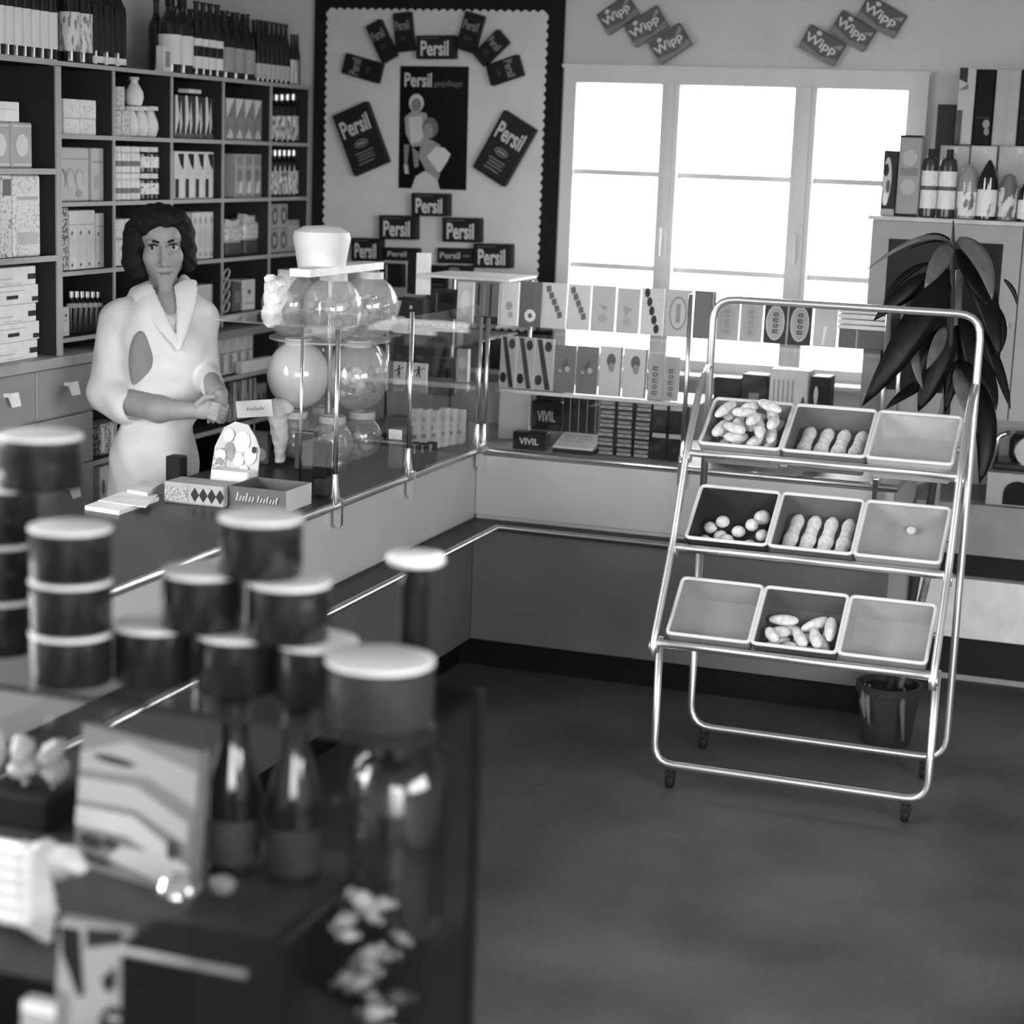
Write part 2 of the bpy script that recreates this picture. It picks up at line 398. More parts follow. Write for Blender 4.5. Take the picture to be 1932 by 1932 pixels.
MB().box((XL, Y0, -.12), (XR, YW+.2, -.058), G(.02)).build('subfloor', fl)
MB().box((XL-.2, Y0-.2, ZC), (XR+.2, YW+.2, ZC+.1), G(.5, .9)).build('ceiling', None, kind='structure')
WIN = (-2.285, -.935, 1.0, 2.12)
wall_open('wall_back', 'y', YW, .2, XL, XR, ZC, [WIN], WALLM)
wall_open('wall_left', 'x', XL, -.2, Y0, YW+.2, ZC, [(.8, 3.8, .95, 2.4)], WALLM)
wall_open('wall_right', 'x', XR, .2, Y0, YW+.2, ZC, [(-1.0, 2.8, 1.2, 2.6)], WALLM)
wall_open('wall_front', 'y', Y0, -.2, XL, XR, ZC, [(-.6, 2.2, .6, 2.4)], WALLM)
R90 = math.pi/2
portal('daylight_back', ((WIN[0]+WIN[1])/2, YW+.14, (WIN[2]+WIN[3])/2), (-R90, 0, 0), WIN[1]-WIN[0], WIN[3]-WIN[2])
portal('daylight_left', (XL-.1, 2.3, 1.675), (0, -R90, 0), 1.45, 3.0)
portal('daylight_right', (XR+.1, .9, 1.9), (0, R90, 0), 1.4, 3.8)
portal('daylight_front', (.8, Y0-.1, 1.5), (R90, 0, 0), 2.8, 1.8)
# window with three casements
w = thing('window_1', ((WIN[0]+WIN[1])/2, YW, WIN[2]), kind='structure')
WF = G(.62, .45, 0, .04, 9)
mb = MB(); z0, z1 = 1.03, 2.157
mb.box((-2.306, YW-.03, 1.046), (-2.255, YW+.06, 2.088), WF); mb.box((-.984, YW-.03, 1.046), (-.911, YW+.06, 2.088), WF)
mb.box((-2.306, YW-.03, 2.088), (-.911, YW+.06, z1), WF); mb.box((-2.306, YW-.03, 1.0), (-.911, YW+.06, 1.046), WF)
mb.box((-2.315, YW-.034, 2.143), (-.905, YW-.03, 2.157), WF)
mb.build('window_frame', w)
for a, c in ((-1.909, -1.838), (-1.398, -1.314)):
    MB().box((a, YW-.045, 1.046), (c, YW+.06, 2.088), WF).box((a+.02, YW-.055, 1.046), (c-.02, YW-.04, 2.088), WF).build('mullion', w)
PX = [(-2.255, -1.909), (-1.838, -1.398), (-1.314, -.984)]
for a, c in PX:
    for z in (1.388, 1.749): MB().box((a, YW-.005, z-.011), (c, YW+.04, z+.011), WF).build('muntin', w)
    for k in range(3):
        zz = (1.046, 1.388, 1.749, 2.088)
        MB().box((a, YW+.015, zz[k]), (c, YW+.019, zz[k+1]), GLASS(.97, .04, key='window_pane')).build('pane', w)
for X in (-1.885, -1.365):
    hb = MB().box((X-.02, YW-.06, 1.52), (X+.02, YW-.045, 1.55), WF).box((X-.006, YW-.085, 1.44), (X+.008, YW-.06, 1.55), WF); hb.build('window_catch', w)
MB().box((-2.318, YW-.16, .985), (-1.02, YW+.02, 1.0), G(.6, .5)).build('window_sill', w)
# ================================================================== WALL SHELVES (left wall)
SX = -3.39; SHB = G(.045, .7, 0, .1, 10); SHE = G(.40, .55, 0, .06, 10); SHD = G(.022, .8, 0, .2, 8)
def edged(lo, hi, name, par, e=.006):
    """dark board with a painted front edge"""
    o = MB().box(lo, (hi[0]-e, hi[1], hi[2]), SHB).build(name, par); MB().box((hi[0]-e, lo[1], lo[2]), hi, SHE).build('painted_edge', o); return o
UPY = [5.291, 5.658, 6.048, 6.433, 6.827, 7.178]; BZ = [2.045, 1.818, 1.603, 1.380, 1.165]
su = thing('shelf_unit', (-3.54, 6.2, 1.085), 'tall pigeonhole shelf unit full of groceries behind the saleswoman', 'shelf')
for i, y in enumerate(UPY):
    t = .011 if i else .02
    edged((XL+.005, y-t/2, 1.1205), (SX, y+t/2, 2.030), 'upright', su)
for z in BZ: edged((XL+.005, 5.281, z-.014), (SX+.001, 7.184, z), 'shelf_board', su)
MB().box((XL+.001, 5.281, 1.1205), (XL+.012, 7.184, 2.028), SHD).build('back_panel', su)
MB().box((XL+.005, 5.46, 1.085), (-3.335, 7.179, 1.115), G(.2, .6, 0, .1)).build('ledge_board', su)
# open base shelves below the pigeonholes
for z in (.93, .74, .52, .12): edged((XL+.005, 5.46, z-.016), (-3.375, 7.184, z), 'base_shelf', su)
for y in (5.47, 6.88, 7.176): MB().box((XL+.005, y-.012, 0), (-3.380, y+.012, 1.085), G(.05) if y == 6.88 else SHE).build('base_upright', su)
MB().box((XL+.001, 5.46, .0), (XL+.012, 7.184, 1.085), SHD).build('base_back', su)
# left unit with drawers
LU = thing('drawer_cabinet', (-3.5, 4.95, 0), 'painted cabinet of drawers with white pulls under open shelves', 'cabinet')
CAB = G(.30, .5, 0, .05, 7)
MB().box((XL+.005, 4.0, 0), (-3.36, 5.445, 1.088), CAB).build('carcass', LU)
MB().box((XL+.005, 4.0, 1.088), (-3.325, 5.455, 1.12), G(.36, .5)).build('worktop', LU)
PULL = G(.85, .35, 0, .02)
for (ya, yb) in ((4.435, 4.767), (4.773, 5.103), (5.109, 5.440)):
    for (za, zb) in ((.925, 1.082), (.755, .919), (.585, .749)):
        d = MB().bevbox((-3.36, ya, za), (-3.342, yb, zb), CAB, .004).build('drawer', LU)
        yc, zc = (ya+yb)/2+.01, (za+zb)/2+.01
        MB().prism([(-3.342, yc-.02, zc+.02), (-3.315, yc-.02, zc+.022), (-3.305, yc-.02, zc-.02), (-3.312, yc-.02, zc-.022), (-3.325, yc-.02, zc+.008), (-3.342, yc-.02, zc+.008)], (0, .04, 0), PULL).build('drawer_pull', d)
    MB().bevbox((-3.36, ya, .08), (-3.342, yb, .579), CAB, .004).build('cupboard_door', LU)
lu2 = thing('shelf_unit', (-3.52, 4.9, 1.12), 'open shelves standing on the drawer cabinet worktop', 'shelf')
for y in (4.2, 5.262): edged((XL+.005, y-.018, 1.12), (-3.35, y+.012, 2.026), 'upright', lu2)
for z in (1.441, 1.711, 2.045): edged((XL+.005, 4.215, z-.018), (-3.345, 5.245, z), 'shelf_board', lu2)
MB().box((XL+.001, 4.2, 1.12), (XL+.012, 5.26, 2.03), SHD).build('back_panel', lu2)
# ================================================================== SALES COUNTERS
TOPM = G(.045, .35, 0, .25, 5.); PANL = G(.46, .55, 0, .03, 4); PANB = G(.46, .55, 0, .03, 4); PANLOW = G(.12, .5, 0, .06, 3); KICK = G(.010, .6)
cl = thing('sales_counter', (-2.55, 4.2, 0), 'long sales counter with dark top that the saleswoman stands behind', 'counter')
MB().box((-2.76, 1.0, .10), (-2.272, 6.77, .765), PANL).build('carcass', cl)
MB().box((-2.272, 1.0, .55), (-2.262, 6.2, .762), PANL).build('front_panel', cl)
MB().box((-2.272, 1.0, .105), (-2.250, 6.16, .511), PANLOW).build('lower_panel', cl)
MB().box((-2.72, 1.0, 0), (-2.30, 6.77, .105), KICK).build('toe_kick', cl)
MB().box((-2.83, 1.0, .765), (-2.262, 6.79, .79), TOPM).build('worktop', cl)
MB().tube([(-2.258, 1.0, .778), (-2.258, 6.2, .778)], .0125, STEEL).build('edge_rail', cl)
cb = thing('sales_counter', (-1.55, 6.5, 0), 'sales counter in front of the window, joining the long one at the corner', 'counter')
XB = -.80
MB().box((-2.262, 6.22, .10), (XB, 6.79, .765), PANB).build('carcass', cb)
MB().box((-2.262, 6.205, .55), (XB, 6.22, .762), PANB).build('front_panel', cb)
MB().box((-2.25, 6.165, .105), (XB, 6.22, .511), PANLOW).build('lower_panel', cb)
MB().box((-2.30, 6.20, 0), (XB-.02, 6.72, .105), KICK).build('toe_kick', cb)
MB().box((-2.262, 6.205, .765), (XB+.01, 6.79, .79), G(.30, .5, 0, .1)).build('worktop', cb)
MB().tube([(-2.26, 6.2, .778), (XB+.01, 6.2, .778)], .0125, STEEL).build('edge_rail', cb)
lg = thing('bag_ledge', (-2.2, 4.2, .51), 'dark bag ledge with metal edging running round both counters', 'ledge')
MB().box((-2.262, 1.0, .51), (-2.158, 6.205, .535), TOPM).box((-2.158, 6.128, .51), (XB, 6.205, .535), TOPM).build('ledge_board', lg)
MB().tube([(-2.15, 1.0, .526), (-2.15, 6.12, .526), (XB, 6.12, .526)], .011, STEEL).build('metal_edging', lg)
# ------------------------------------------------------------------ glass screens on the counters
def clamp(mb, x, y, dx, dy):
    """chrome foot gripping the counter edge"""
    mb.lathe([(.004, .0), (.013, .0), (.016, .02), (.011, .055), (.008, .09), (.0, .09)], CHROME, 10, (x, y, .785))
    mb.obox((x+dx*.012, y+dy*.012, .765), I3, (.008+abs(dx)*.004, .008+abs(dy)*.004, .04), CHROME)
    mb.lathe([(0, -.006), (.008, -.006), (.008, .006), (0, .006)], CHROME, 8, (x+dx*.012, y+dy*.012, .722))
sl = thing('glass_screen', (-2.4, 5.6, .79), 'glass showcase with chrome posts on the long counter', 'showcase')
GL = GLASS(.93, .08)
for y, zt in ((4.975, 1.305), (5.535, 1.31), (6.17, 1.25)):
    mb = MB(); mb.tube([(-2.25, y, .79), (-2.25, y, zt)], .0075, CHROME, 8); clamp(mb, -2.25, y, 1, 0); mb.build('post', sl)
MB().tube([(-2.362, 4.975, .79), (-2.362, 4.975, 1.305)], .005, CHROME).build('post', sl)
MB().tube([(-2.60, 6.17, .79), (-2.60, 6.17, 1.25)], .006, CHROME).build('post', sl)
for a, c in ((4.985, 5.527), (5.543, 6.165)): MB().box((-2.2525, a, .795), (-2.2475, c, 1.295), GL).build('pane', sl)
MB().box((-2.64, 4.96, 1.298), (-2.235, 5.44, 1.304), GLASS(.9, .12)).build('top_pane', sl)
MB().box((-2.362, 4.972, .795), (-2.255, 4.976, 1.298), GL).build('end_pane', sl)
for z, ya in ((1.0, 5.93), (1.16, 5.93)):
    MB().box((-2.60, ya, z-.003), (-2.262, 6.60, z+.003), GLASS(.88, .12)).build('glass_shelf', sl)
sb = thing('glass_screen', (-1.6, 6.4, .79), 'glass showcase of confectionery standing in front of the window', 'showcase')
for x, zt in ((-2.235, 1.245), (-1.518, 1.37), (-.86, 1.37)):
    mb = MB(); mb.tube([(x, 6.2, .79), (x, 6.2, zt)], .0085, STEEL, 8); clamp(mb, x, 6.2, 0, -1); mb.build('post', sb)
for x in (-2.2, -1.518, -.86):
    MB().tube([(x, 6.55, .79), (x, 6.55, 1.36)], .008, STEEL).build('rear_post', sb)
for a, c in ((-2.225, -1.527), (-1.509, -.87)): MB().box((a, 6.1975, .795), (c, 6.2025, 1.2), GL).build('pane', sb)
MB().box((-2.225, 6.26, 1.207), (-.85, 6.56, 1.213), GLASS(.85, .15)).build('glass_shelf', sb)
MB().box((-2.225, 6.26, .986), (-1.5, 6.56, .992), GLASS(.85, .15)).build('glass_shelf', sb)
MB().box((-2.225, 6.258, .983), (-1.5, 6.262, .995), STEEL).build('shelf_edge', sb)
MB().box((-2.53, 6.28, 1.368), (-2.19, 6.58, 1.376), G(.7, .4)).build('top_pane', sb)
MB().tube([(-2.5, 6.55, .79), (-2.5, 6.55, 1.369)], .006, STEEL).build('rear_post', sb)
# ================================================================== TIERED TRAY RACK
rk = thing('tray_rack', (-.91, 5.4, 0), 'chrome tube rack on castors holding nine tilted pastry trays in three tiers', 'rack')
rl, rr = -1.30, -.512; TB = .0115; CHROME_B = CHROME; CHROME = G(.93, .34, 1.0, .02)
MB().tube([(rl, 5.6, .7), (rl, 5.6, 1.405), (rr, 5.6, 1.405), (rr, 5.6, .07), (rl, 5.6, .07), (rl, 5.6, .71)], TB, CHROME, 10, .07).build('rear_frame', rk)
MB().tube([(rl-.008, 5.19, .45), (rl-.008, 5.19, .07), (rr-.003, 5.19, .07), (rr-.003, 5.19, .45)], TB, CHROME, 10, .06).build('front_frame', rk)
TIER = [((5.10, .455), (1290, 1090)), ((5.262, .705), (1325, 916)), ((5.372, .968), (1352, 752))]
for x in (rl-.002, rr-.002):
    sgn = -1 if x < -1 else 1
    MB().tube([(x, 5.085, .42), (x, 5.10, .47), (x, 5.262, .72), (x, 5.372, .98), (x, 5.50, 1.16), (x, 5.594, 1.2)], TB*.95, CHROME, 8, .04).build('side_rail', rk)
    for (fy, fz), _ in TIER:
        MB().lathe([(0, -.012), (.019, -.012), (.019, .012), (0, .012)], CHROME, 10, (x, fy+.005, fz-.012), axes=(I3[1], I3[2], I3[0])).build('clamp', rk)
for x in (rl+.045, rr-.06):
    for y in (5.19, 5.6):
        c = MB(); c.tube([(x, y, .072), (x, y, .045)], .006, G(.05, .4)); c.lathe([(0, -.011), (.018, -.011), (.021, -.005), (.021, .005), (.018, .011), (0, .011)], G(.02, .5), 12, (x, y, .0215), axes=(I3[1], I3[2], I3[0])); c.box((x-.014, y-.01, .024), (x+.014, y+.01, .05), G(.03)); c.build('castor', rk)
CHROME = CHROME_B; RIM = G(.62, .4, 0, .04); TRAYC = {(2, 0): .26, (2, 1): .14, (2, 2): .45, (1, 0): .06, (1, 1): .12, (1, 2): .36, (0, 0): .30, (0, 1): .11, (0, 2): .34}
TRAYS = []
tw = (rr-rl-.05)/3
for ti, ((fy, fz), bp) in enumerate(TIER):
    MB().tube([(rl, fy, fz), (rr, fy, fz)], TB, G(.93, .34, 1.0, .02), 10).build('tier_rail', rk)
    bk = onx(bp[0], bp[1], rl+.03); fr = np.array([rl, fy+.02, fz+.028]); sl_ = unit([0, bk[1]-fr[1], bk[2]-fr[2]]); dep = math.hypot(bk[1]-fr[1], bk[2]-fr[2])
    dep = max(.17, min(.24, dep)); dn = np.array([0, sl_[2], -sl_[1]])
    print('TIER', ti, bk, dep)
    MB().tube([fr+sl_*dep*.85+dn*.095+[.01, 0, 0], fr+sl_*dep*.85+dn*.095+[rr-rl-.01, 0, 0]], TB*.8, CHROME, 8).build('support_rail', rk)
    for k in range(3):
        x0 = rl+.025+k*tw+.004; x1 = x0+tw-.008; A = np.array([x0, fr[1], fr[2]]); ux = I3[0]; H = .085; ins = .022
        c = [A, A+ux*(x1-x0), A+ux*(x1-x0)+sl_*dep, A+sl_*dep]
        d = [c[0]+dn*H+ux*ins*.6+sl_*ins, c[1]+dn*H-ux*ins*.6+sl_*ins, c[2]+dn*H-ux*ins*.6-sl_*.006, c[3]+dn*H+ux*ins*.6-sl_*.006]
        mb = MB(); TT = G(TRAYC[(ti, k)], .4, 0, .08)
        for i in range(4):
            j = (i+1) % 4; mb.add([c[i], c[j], d[j], d[i]], [(0, 1, 2, 3)], TT)
        mb.add(d, [(0, 1, 2, 3)], TT)
        t = mb.build('tray', rk)
        sol = t.modifiers.new('thickness', 'SOLIDIFY'); sol.thickness = .004; sol.offset = -1
        MB().tube(c, .006, RIM, 6, .015, True).build('tray_rim', t)
        TRAYS.append((ti, k, (d[0]+d[1]+d[2]+d[3])/4, ux, sl_, -dn, x1-x0-.03, dep-.03))
# ================================================================== GOODS ON THE WALL SHELVES
XF = SX-.035      # front line of the goods
def slot(x0, x1, yt, zb, Xp=XF):
    """photo columns x0..x1 and top row yt -> (centre Y, width, height) of a product standing on a shelf at zb"""
    a, c = onx(x0, yt, Xp), onx(x1, yt, Xp)
    return (a[1]+c[1])/2, abs(c[1]-a[1]), max(.02, (a[2]+c[2])/2-zb)
def bay(y0, y1, zb, Xp):
    """fit a run of goods y0..y1 between the uprights of its shelf bay; also the clear height above zb"""
    yc = (y0+y1)/2
    if yc < 5.262: ed = [4.215, 5.242]; tops = (1.4215, 1.6915, 2.0255)
    elif zb > 1.15: ed = [5.303]; [ed.extend((u-.007, u+.007)) for u in UPY[1:-1]]; ed.append(7.170); tops = tuple(q-.0155 for q in BZ[::-1])
    else: ed = [5.484, 6.866, 6.894, 7.162]; tops = (.7225, .9125, 1.0835)
    if zb > 2.04: ed = [4.0, 7.165]; tops = (9,)
    lo, hi = min(((ed[i], ed[i+1]) for i in range(0, len(ed), 2)), key=lambda q: abs((q[0]+q[1])/2-yc)-(q[1]-q[0])/2)
    zt = min(q for q in tops if q > zb)
    return max(y0, lo+.002), min(y1, hi-.002), zt-zb
def put_turned(parts, name, label, cat, group, x0, x1, n, yt, zb, Xp=XF, h=None, gap=.96):
    ya, _, _ = slot(x0, x0, yt, zb, Xp); yb, _, _ = slot(x1, x1, yt, zb, Xp); ya, yb, hm = bay(ya, yb, zb, Xp)
    S = [slot(x0+(x1-x0)*i/n, x0+(x1-x0)*(i+1)/n, yt, zb, Xp) for i in range(n)]; k_ = (yb-ya)/sum(q[1] for q in S); yy = ya
    for _, w_, hh in S:
        w_ *= k_; y = yy+w_/2; yy += w_; w_ *= gap
        spawn(parts, name, label, cat, group, (Xp-w_/2, y, zb+.0005), (w_, w_, min(h or hh, hm-.001)), rz=random.uniform(-.2, .2)+1.2)
def put_box(key, mat, shapes, name, label, cat, group, x0, x1, n, yt, zb, dep=.1, Xp=XF, h=None, gap=.95, back=0., jit=.03, pname='print'):
    ya, _, _ = slot(x0, x0, yt, zb, Xp); yb, _, _ = slot(x1, x1, yt, zb, Xp); ya, yb, hm = bay(ya, yb, zb, Xp)
    jit = min(jit, (yb-ya)/n*(1-gap)/dep); w_ = (yb-ya)/n; hh = min(h or slot(x0, x0+(x1-x0)/n, yt, zb, Xp)[2], hm-.001)
    for i in range(n):
        y = ya+(i+.5)*w_
        if i == 0: parts = P_box(key, w_*gap-.001, dep, hh, mat, shapes, pname=pname)
        spawn(parts, name, label, cat, group, (Xp-dep/2-back, y, zb+.0005), rz=R90+random.uniform(-jit, jit))
    return hh
c1 = lambda v: v/3.116          # crop scale of the first study view
LBL = G(.78, .6, 0, .06, 30); LBG = PR(.62, .2, 90., .56); SILV = G(.75, .3, .8, .05)
CAPM = G(.03, .4)
bt_w = P_turned('wine_white', WINE, BLACKG, [('label', sleeve(.12, .50), LBL), ('capsule', [(.21, .86), (.21, 1.003), (0, 1.003)], CAPM)])
bt_o = P_turned('wine_print', WINE, BLACKG, [('label', sleeve(.12, .52), PR(.75, .25, 7., .55)), ('capsule', [(.21, .84), (.21, 1.003), (0, 1.003)], SILV)])
bt_k = P_turned('wine_dark', WINE, BLACKG, [('label', sleeve(.16, .5), G(.04, .5)), ('neck_label', sleeve(.03, .10), LBL), ('capsule', [(.25, .74), (.21, .8), (.21, 1.003), (0, 1.003)], SILV)])
bt_b = P_turned('beer_band', BEER, BLACKG, [('label', sleeve(.10, .26), LBL), ('upper_label', sleeve(.40, .5), LBL)])
bt_g = P_turned('beer_grey', BEER, BLACKG, [('label', sleeve(.10, .46), G(.35, .6))])
bt_s = P_turned('beer_low', BEER, BLACKG, [('label', sleeve(.06, .30), G(.5, .6))])
bt_p = P_turned('beer_plain', WINE, BLACKG, [])
bt_t = P_turned('beer_stripe', BEER, BLACKG, [('label', sleeve(.05, .5), PR(.7, .1, 3., .5, stretch=(1, 1, .2)))])
ZT = BZ[0]
put_turned(bt_w, 'wine_bottle', 'dark wine bottle with a plain white label in the row on the drawer-side top board', 'bottle', 'white-label bottles on the top board', -2, c1(355), 7, -60, ZT, h=.30)
put_turned(bt_p, 'wine_bottle', 'dark shouldered bottle without a label beside two picture-label bottles', 'bottle', None, c1(362), c1(428), 1, -40, ZT, h=.31, Xp=XF-.065)
put_turned(bt_o, 'wine_bottle', 'dark bottle with a picture label and silver capsule on the top board', 'bottle', 'picture-label bottles on the top board', c1(425), c1(570), 2, -40, ZT, h=.31)
put_turned(bt_k, 'wine_bottle', 'dark-labelled bottle with a low white band on the top board', 'bottle', 'white-band bottles on the top board', c1(570), c1(768), 3, -35, ZT, h=.30)
put_box('slimcarton', G(.75), [('r', .2, .2, .8, .8, .3)], 'slim_carton', 'slim white carton leaning against the dark bottles on the top board', 'carton', None, c1(960), c1(1010), 1, c1(272), ZT, .03)
put_turned(bt_p, 'wine_bottle', 'unlabelled dark bottle behind the slim white carton', 'bottle', None, c1(935), c1(985), 1, 20, ZT, Xp=XF-.085, h=.26)
put_turned(bt_w, 'wine_bottle', 'dark bottle with a broad white label next to the slim white carton', 'bottle', 'broad white-label bottles near the carton', c1(1025), c1(1166), 2, 0, ZT, h=.27)
put_turned(bt_b, 'cordial_bottle', 'dark bottle with two white label bands on the top board', 'bottle', 'two-band bottles on the top board', c1(1168), c1(1332), 4, 8, ZT, h=.265)
put_turned(bt_g, 'cordial_bottle', 'dark bottle with a grey label on the top board', 'bottle', 'grey-label bottles on the top board', c1(1345), c1(1528), 3, 14, ZT, h=.25)
put_turned(bt_s, 'slim_bottle', 'slim dark bottle with a low pale label on the top board', 'bottle', 'slim bottles on the top board', c1(1530), c1(1722), 7, 26, ZT, h=.235)
put_turned(bt_t, 'slim_bottle', 'slim dark bottle with a striped label at the window-wall end of the top board', 'bottle', 'striped-label bottles on the top board', c1(1724), c1(1812), 3, 44, ZT, h=.20)
put_turned(bt_p, 'wine_bottle', 'dark unlabelled bottle in the second row on the top board', 'bottle', 'second-row bottles on the top board', c1(1040), c1(1740), 12, 6, ZT, Xp=XF-.12, h=.25)
put_turned(bt_p, 'wine_bottle', 'dark unlabelled bottle behind the white-label row on the top board', 'bottle', 'back row bottles at the drawer side', 0, c1(285), 6, -60, ZT, Xp=XF-.11, h=.31)
# --- row 1
Z1 = BZ[1]
h0 = put_box('softpack', G(.8, .7, 0, .1, 30), [('r', .1, .3, .9, .7, PR(.8, .3, 150, .6))], 'soft_pack', 'small white soft pack stacked two high, lower layer', 'pack', 'lower white soft packs', c1(375), c1(568), 2, c1(697), Z1, .09)
put_box('softpack2', G(.8, .7, 0, .1, 30), [('r', .1, .3, .9, .7, PR(.8, .3, 150, .6))], 'soft_pack', 'small white soft pack stacked two high, upper layer', 'pack', 'upper white soft packs', c1(375), c1(568), 2, c1(583), Z1+h0+.001, .09)
put_box('narrowpack', PR(.5, .25, 130), (), 'tall_pack', 'narrow mottled pack against the upright beside the white soft packs', 'pack', None, c1(303), c1(334), 1, c1(640), Z1, .08)
can = P_turned('can', [(0, 0), (.48, 0), (.5, .03), (.5, .97), (.48, 1), (0, 1)], PR(.62, .3, 9., .58), [('rim', [(.47, .985), (.5, 1.0), (.47, 1.01), (0, 1.005)], SILV)])
put_turned(can, 'tin_can', 'pale printed tin in the compartment with the white pear-shaped bottles', 'tin', 'pale tins below the lone tin', c1(680), c1(786), 2, c1(652), Z1)
y, w_, hh = slot(c1(680), c1(730), c1(652), Z1)
put_turned(can, 'tin_can', 'pale printed tin standing on top of two like it', 'tin', None, c1(697), c1(756), 1, c1(512), Z1+hh+.003)
pear = P_turned('pear', [(0, 0), (.3, 0), (.38, .04), (.5, .3), (.46, .5), (.26, .8), (.22, .86), (0, .86)], G(.8, .45, 0, .06, 20), [('cap', [(.48, .86), (.48, .985), (.42, 1), (0, 1)], G(.7, .5))])
put_turned(pear, 'pear_bottle', 'white pear-shaped bottle with a broad pale cap on the shelf', 'bottle', 'pear-shaped bottles on the shelf', c1(786), c1(972), 3, c1(627), Z1)
y, w_, hh = slot(c1(800), c1(850), c1(627), Z1)
put_turned(P_turned('pear2', [(0, 0), (.3, 0), (.4, .04), (.5, .3), (.46, .5), (.2, .8), (.18, 1.0), (0, 1.0)], G(.82, .45), [('cap', [(.26, .9), (.26, 1.0), (0, 1.01)], G(.6))]), 'pear_bottle', 'white pear-shaped bottle standing on the caps of three others', 'bottle', None, c1(808), c1(870), 1, c1(455), Z1+hh+.002)
BAGP = [('p', [(.0, .05), (.45, .5), (.2, 1), (0, 1)], .75), ('p', [(.5, 0), (.75, .35), (.6, .9), (.45, .5)], .62), ('r', .1, .02, .9, .12, .12)]  # white gloss of the bags painted on as pale streaks
put_box('darkbag', G(.05, .25, 0, .2), BAGP, 'coffee_bag', 'glossy dark bag with pale streaks in the upper pigeonhole', 'bag', 'glossy dark bags', c1(1028), c1(1310), 4, c1(560), Z1, .07)
MB().bevbox((XF-.06, *[0]*0, *(onx(c1(1130), c1(548), XF)[1], Z1+.163)), (XF-.01, onx(c1(1200), c1(548), XF)[1], Z1+.178), G(.75), .003).build('flat_packet', None, label='flat white packet lying on top of the glossy dark bags', cat='packet')
TRI = [('p', [(.05, .98), (.95, .98), (.1, .5)], .72), ('e', .55, .45, .3, .12, .3), ('p', [(.05, .05), (.9, .05), (.5, .3)], .65)]
put_box('tripack', G(.25, .5, 0, .2), TRI, 'pudding_pack', 'grey pack with a white corner flash, shoulder to shoulder with its kind', 'pack', 'white-corner packs', c1(1326), c1(1585), 4, c1(575), Z1, .07)
bt_5 = P_turned('medi', MEDI, BLACKG, [('label', sleeve(.06, .55), PR(.75, .15, 8., .5)), ('cap', [(.25, .88), (.25, 1), (0, 1)], SILV)])
put_turned(bt_5, 'sauce_bottle', 'small dark bottle with a mottled white label in the upper corner pigeonhole', 'bottle', 'small bottles, upper corner pigeonhole', c1(1605), c1(1825), 5, c1(560), Z1)
# --- row 2
Z2 = BZ[2]
ABC = [('e', .22, .42, .13, .2, .2), ('e', .21, .36, .09, .2, .52), ('e', .46, .44, .12, .18, .34), ('e', .46, .4, .09, .18, .52), ('e', .72, .43, .12, .18, .36), ('e', .72, .39, .09, .18, .52), ('r', .0, .78, 1, .8, .3), ('e', .7, .15, .08, .07, .3)]
put_box('abc', G(.52, .6, 0, .05), ABC, 'noodle_carton', 'broad pale carton printed with dark arches', 'carton', None, c1(303), c1(530), 1, c1(868), Z2, .12, pname='print')
put_box('abc2', G(.52, .6, 0, .05), [('r', .1, .72, .9, .76, .3), ('e', .4, .35, .25, .15, .38)], 'noodle_carton', 'narrow pale carton beside the broad arch-printed one', 'carton', None, c1(540), c1(612), 1, c1(872), Z2, .12)
jar = P_turned('jar', [(0, 0), (.47, 0), (.5, .04), (.5, .72), (.4, .82), (0, .82)], G(.03, .1), [('label', sleeve(.2, .62), PR(.8, .2, 7, .6)), ('lid', [(.44, .8), (.46, .8), (.46, .98), (.42, 1), (0, 1)], G(.7, .4))])
jr2 = P_turned('jar2', [(0, 0), (.47, 0), (.5, .04), (.5, .72), (.4, .82), (0, .82)], G(.7, .3), [('label', sleeve(.25, .45), G(.2)), ('lid', [(.44, .8), (.46, .8), (.46, .98), (.42, 1), (0, 1)], G(.75, .4))])
y, w_, hj = slot(c1(740), c1(790), c1(1020), Z2)
for lv, zz, yy in (('lower', Z2, 1022), ('upper', Z2+hj+.001, 888)):
    put_turned(jr2, 'preserve_jar', 'pale striped jar in the %s layer of stacked jars' % lv, 'jar', 'pale jars, %s layer' % lv, c1(680), c1(846), 3, c1(yy), zz, h=hj)
    put_turned(jar, 'preserve_jar', 'dark jar with white label in the %s layer of stacked jars' % lv, 'jar', 'dark jars, %s layer' % lv, c1(850), c1(972), 2, c1(yy), zz, h=hj)
SW = [('p', [(.05, .98), (.6, .98), (.75, .5), (.5, .45), (.45, .02), (.95, .02), (.95, .5), (.98, .98), (.98, .98), (.98, .99), (.05, .99)], .75), ('p', [(.3, .95), (.95, .95), (.9, .6), (.6, .72)], .04), ('r', .05, .02, .4, .42, .06)]
put_box('swirl', G(.72, .5), SW, 'detergent_pack', 'white and black swirl-printed pack in the middle pigeonhole', 'pack', 'swirl-printed packs', c1(1026), c1(1308), 4, c1(890), Z2, .07)
HR = [('r', .1, .75, .9, .95, .3), ('e', .45, .5, .28, .16, .25), ('p', [(.3, .1), (.7, .1), (.8, .4), (.45, .35)], .75), ('r', .1, .03, .9, .08, .25)]
put_box('emblem', G(.42, .5), HR, 'emblem_pack', 'grey carton with an oval emblem beside an empty half pigeonhole', 'pack', 'oval emblem cartons', c1(1385), c1(1582), 3, c1(906), Z2, .07)
put_turned(bt_5, 'sauce_bottle', 'small dark bottle with a mottled white label, second corner pigeonhole down', 'bottle', 'small bottles, second corner pigeonhole', c1(1600), c1(1798), 6, c1(885), Z2)
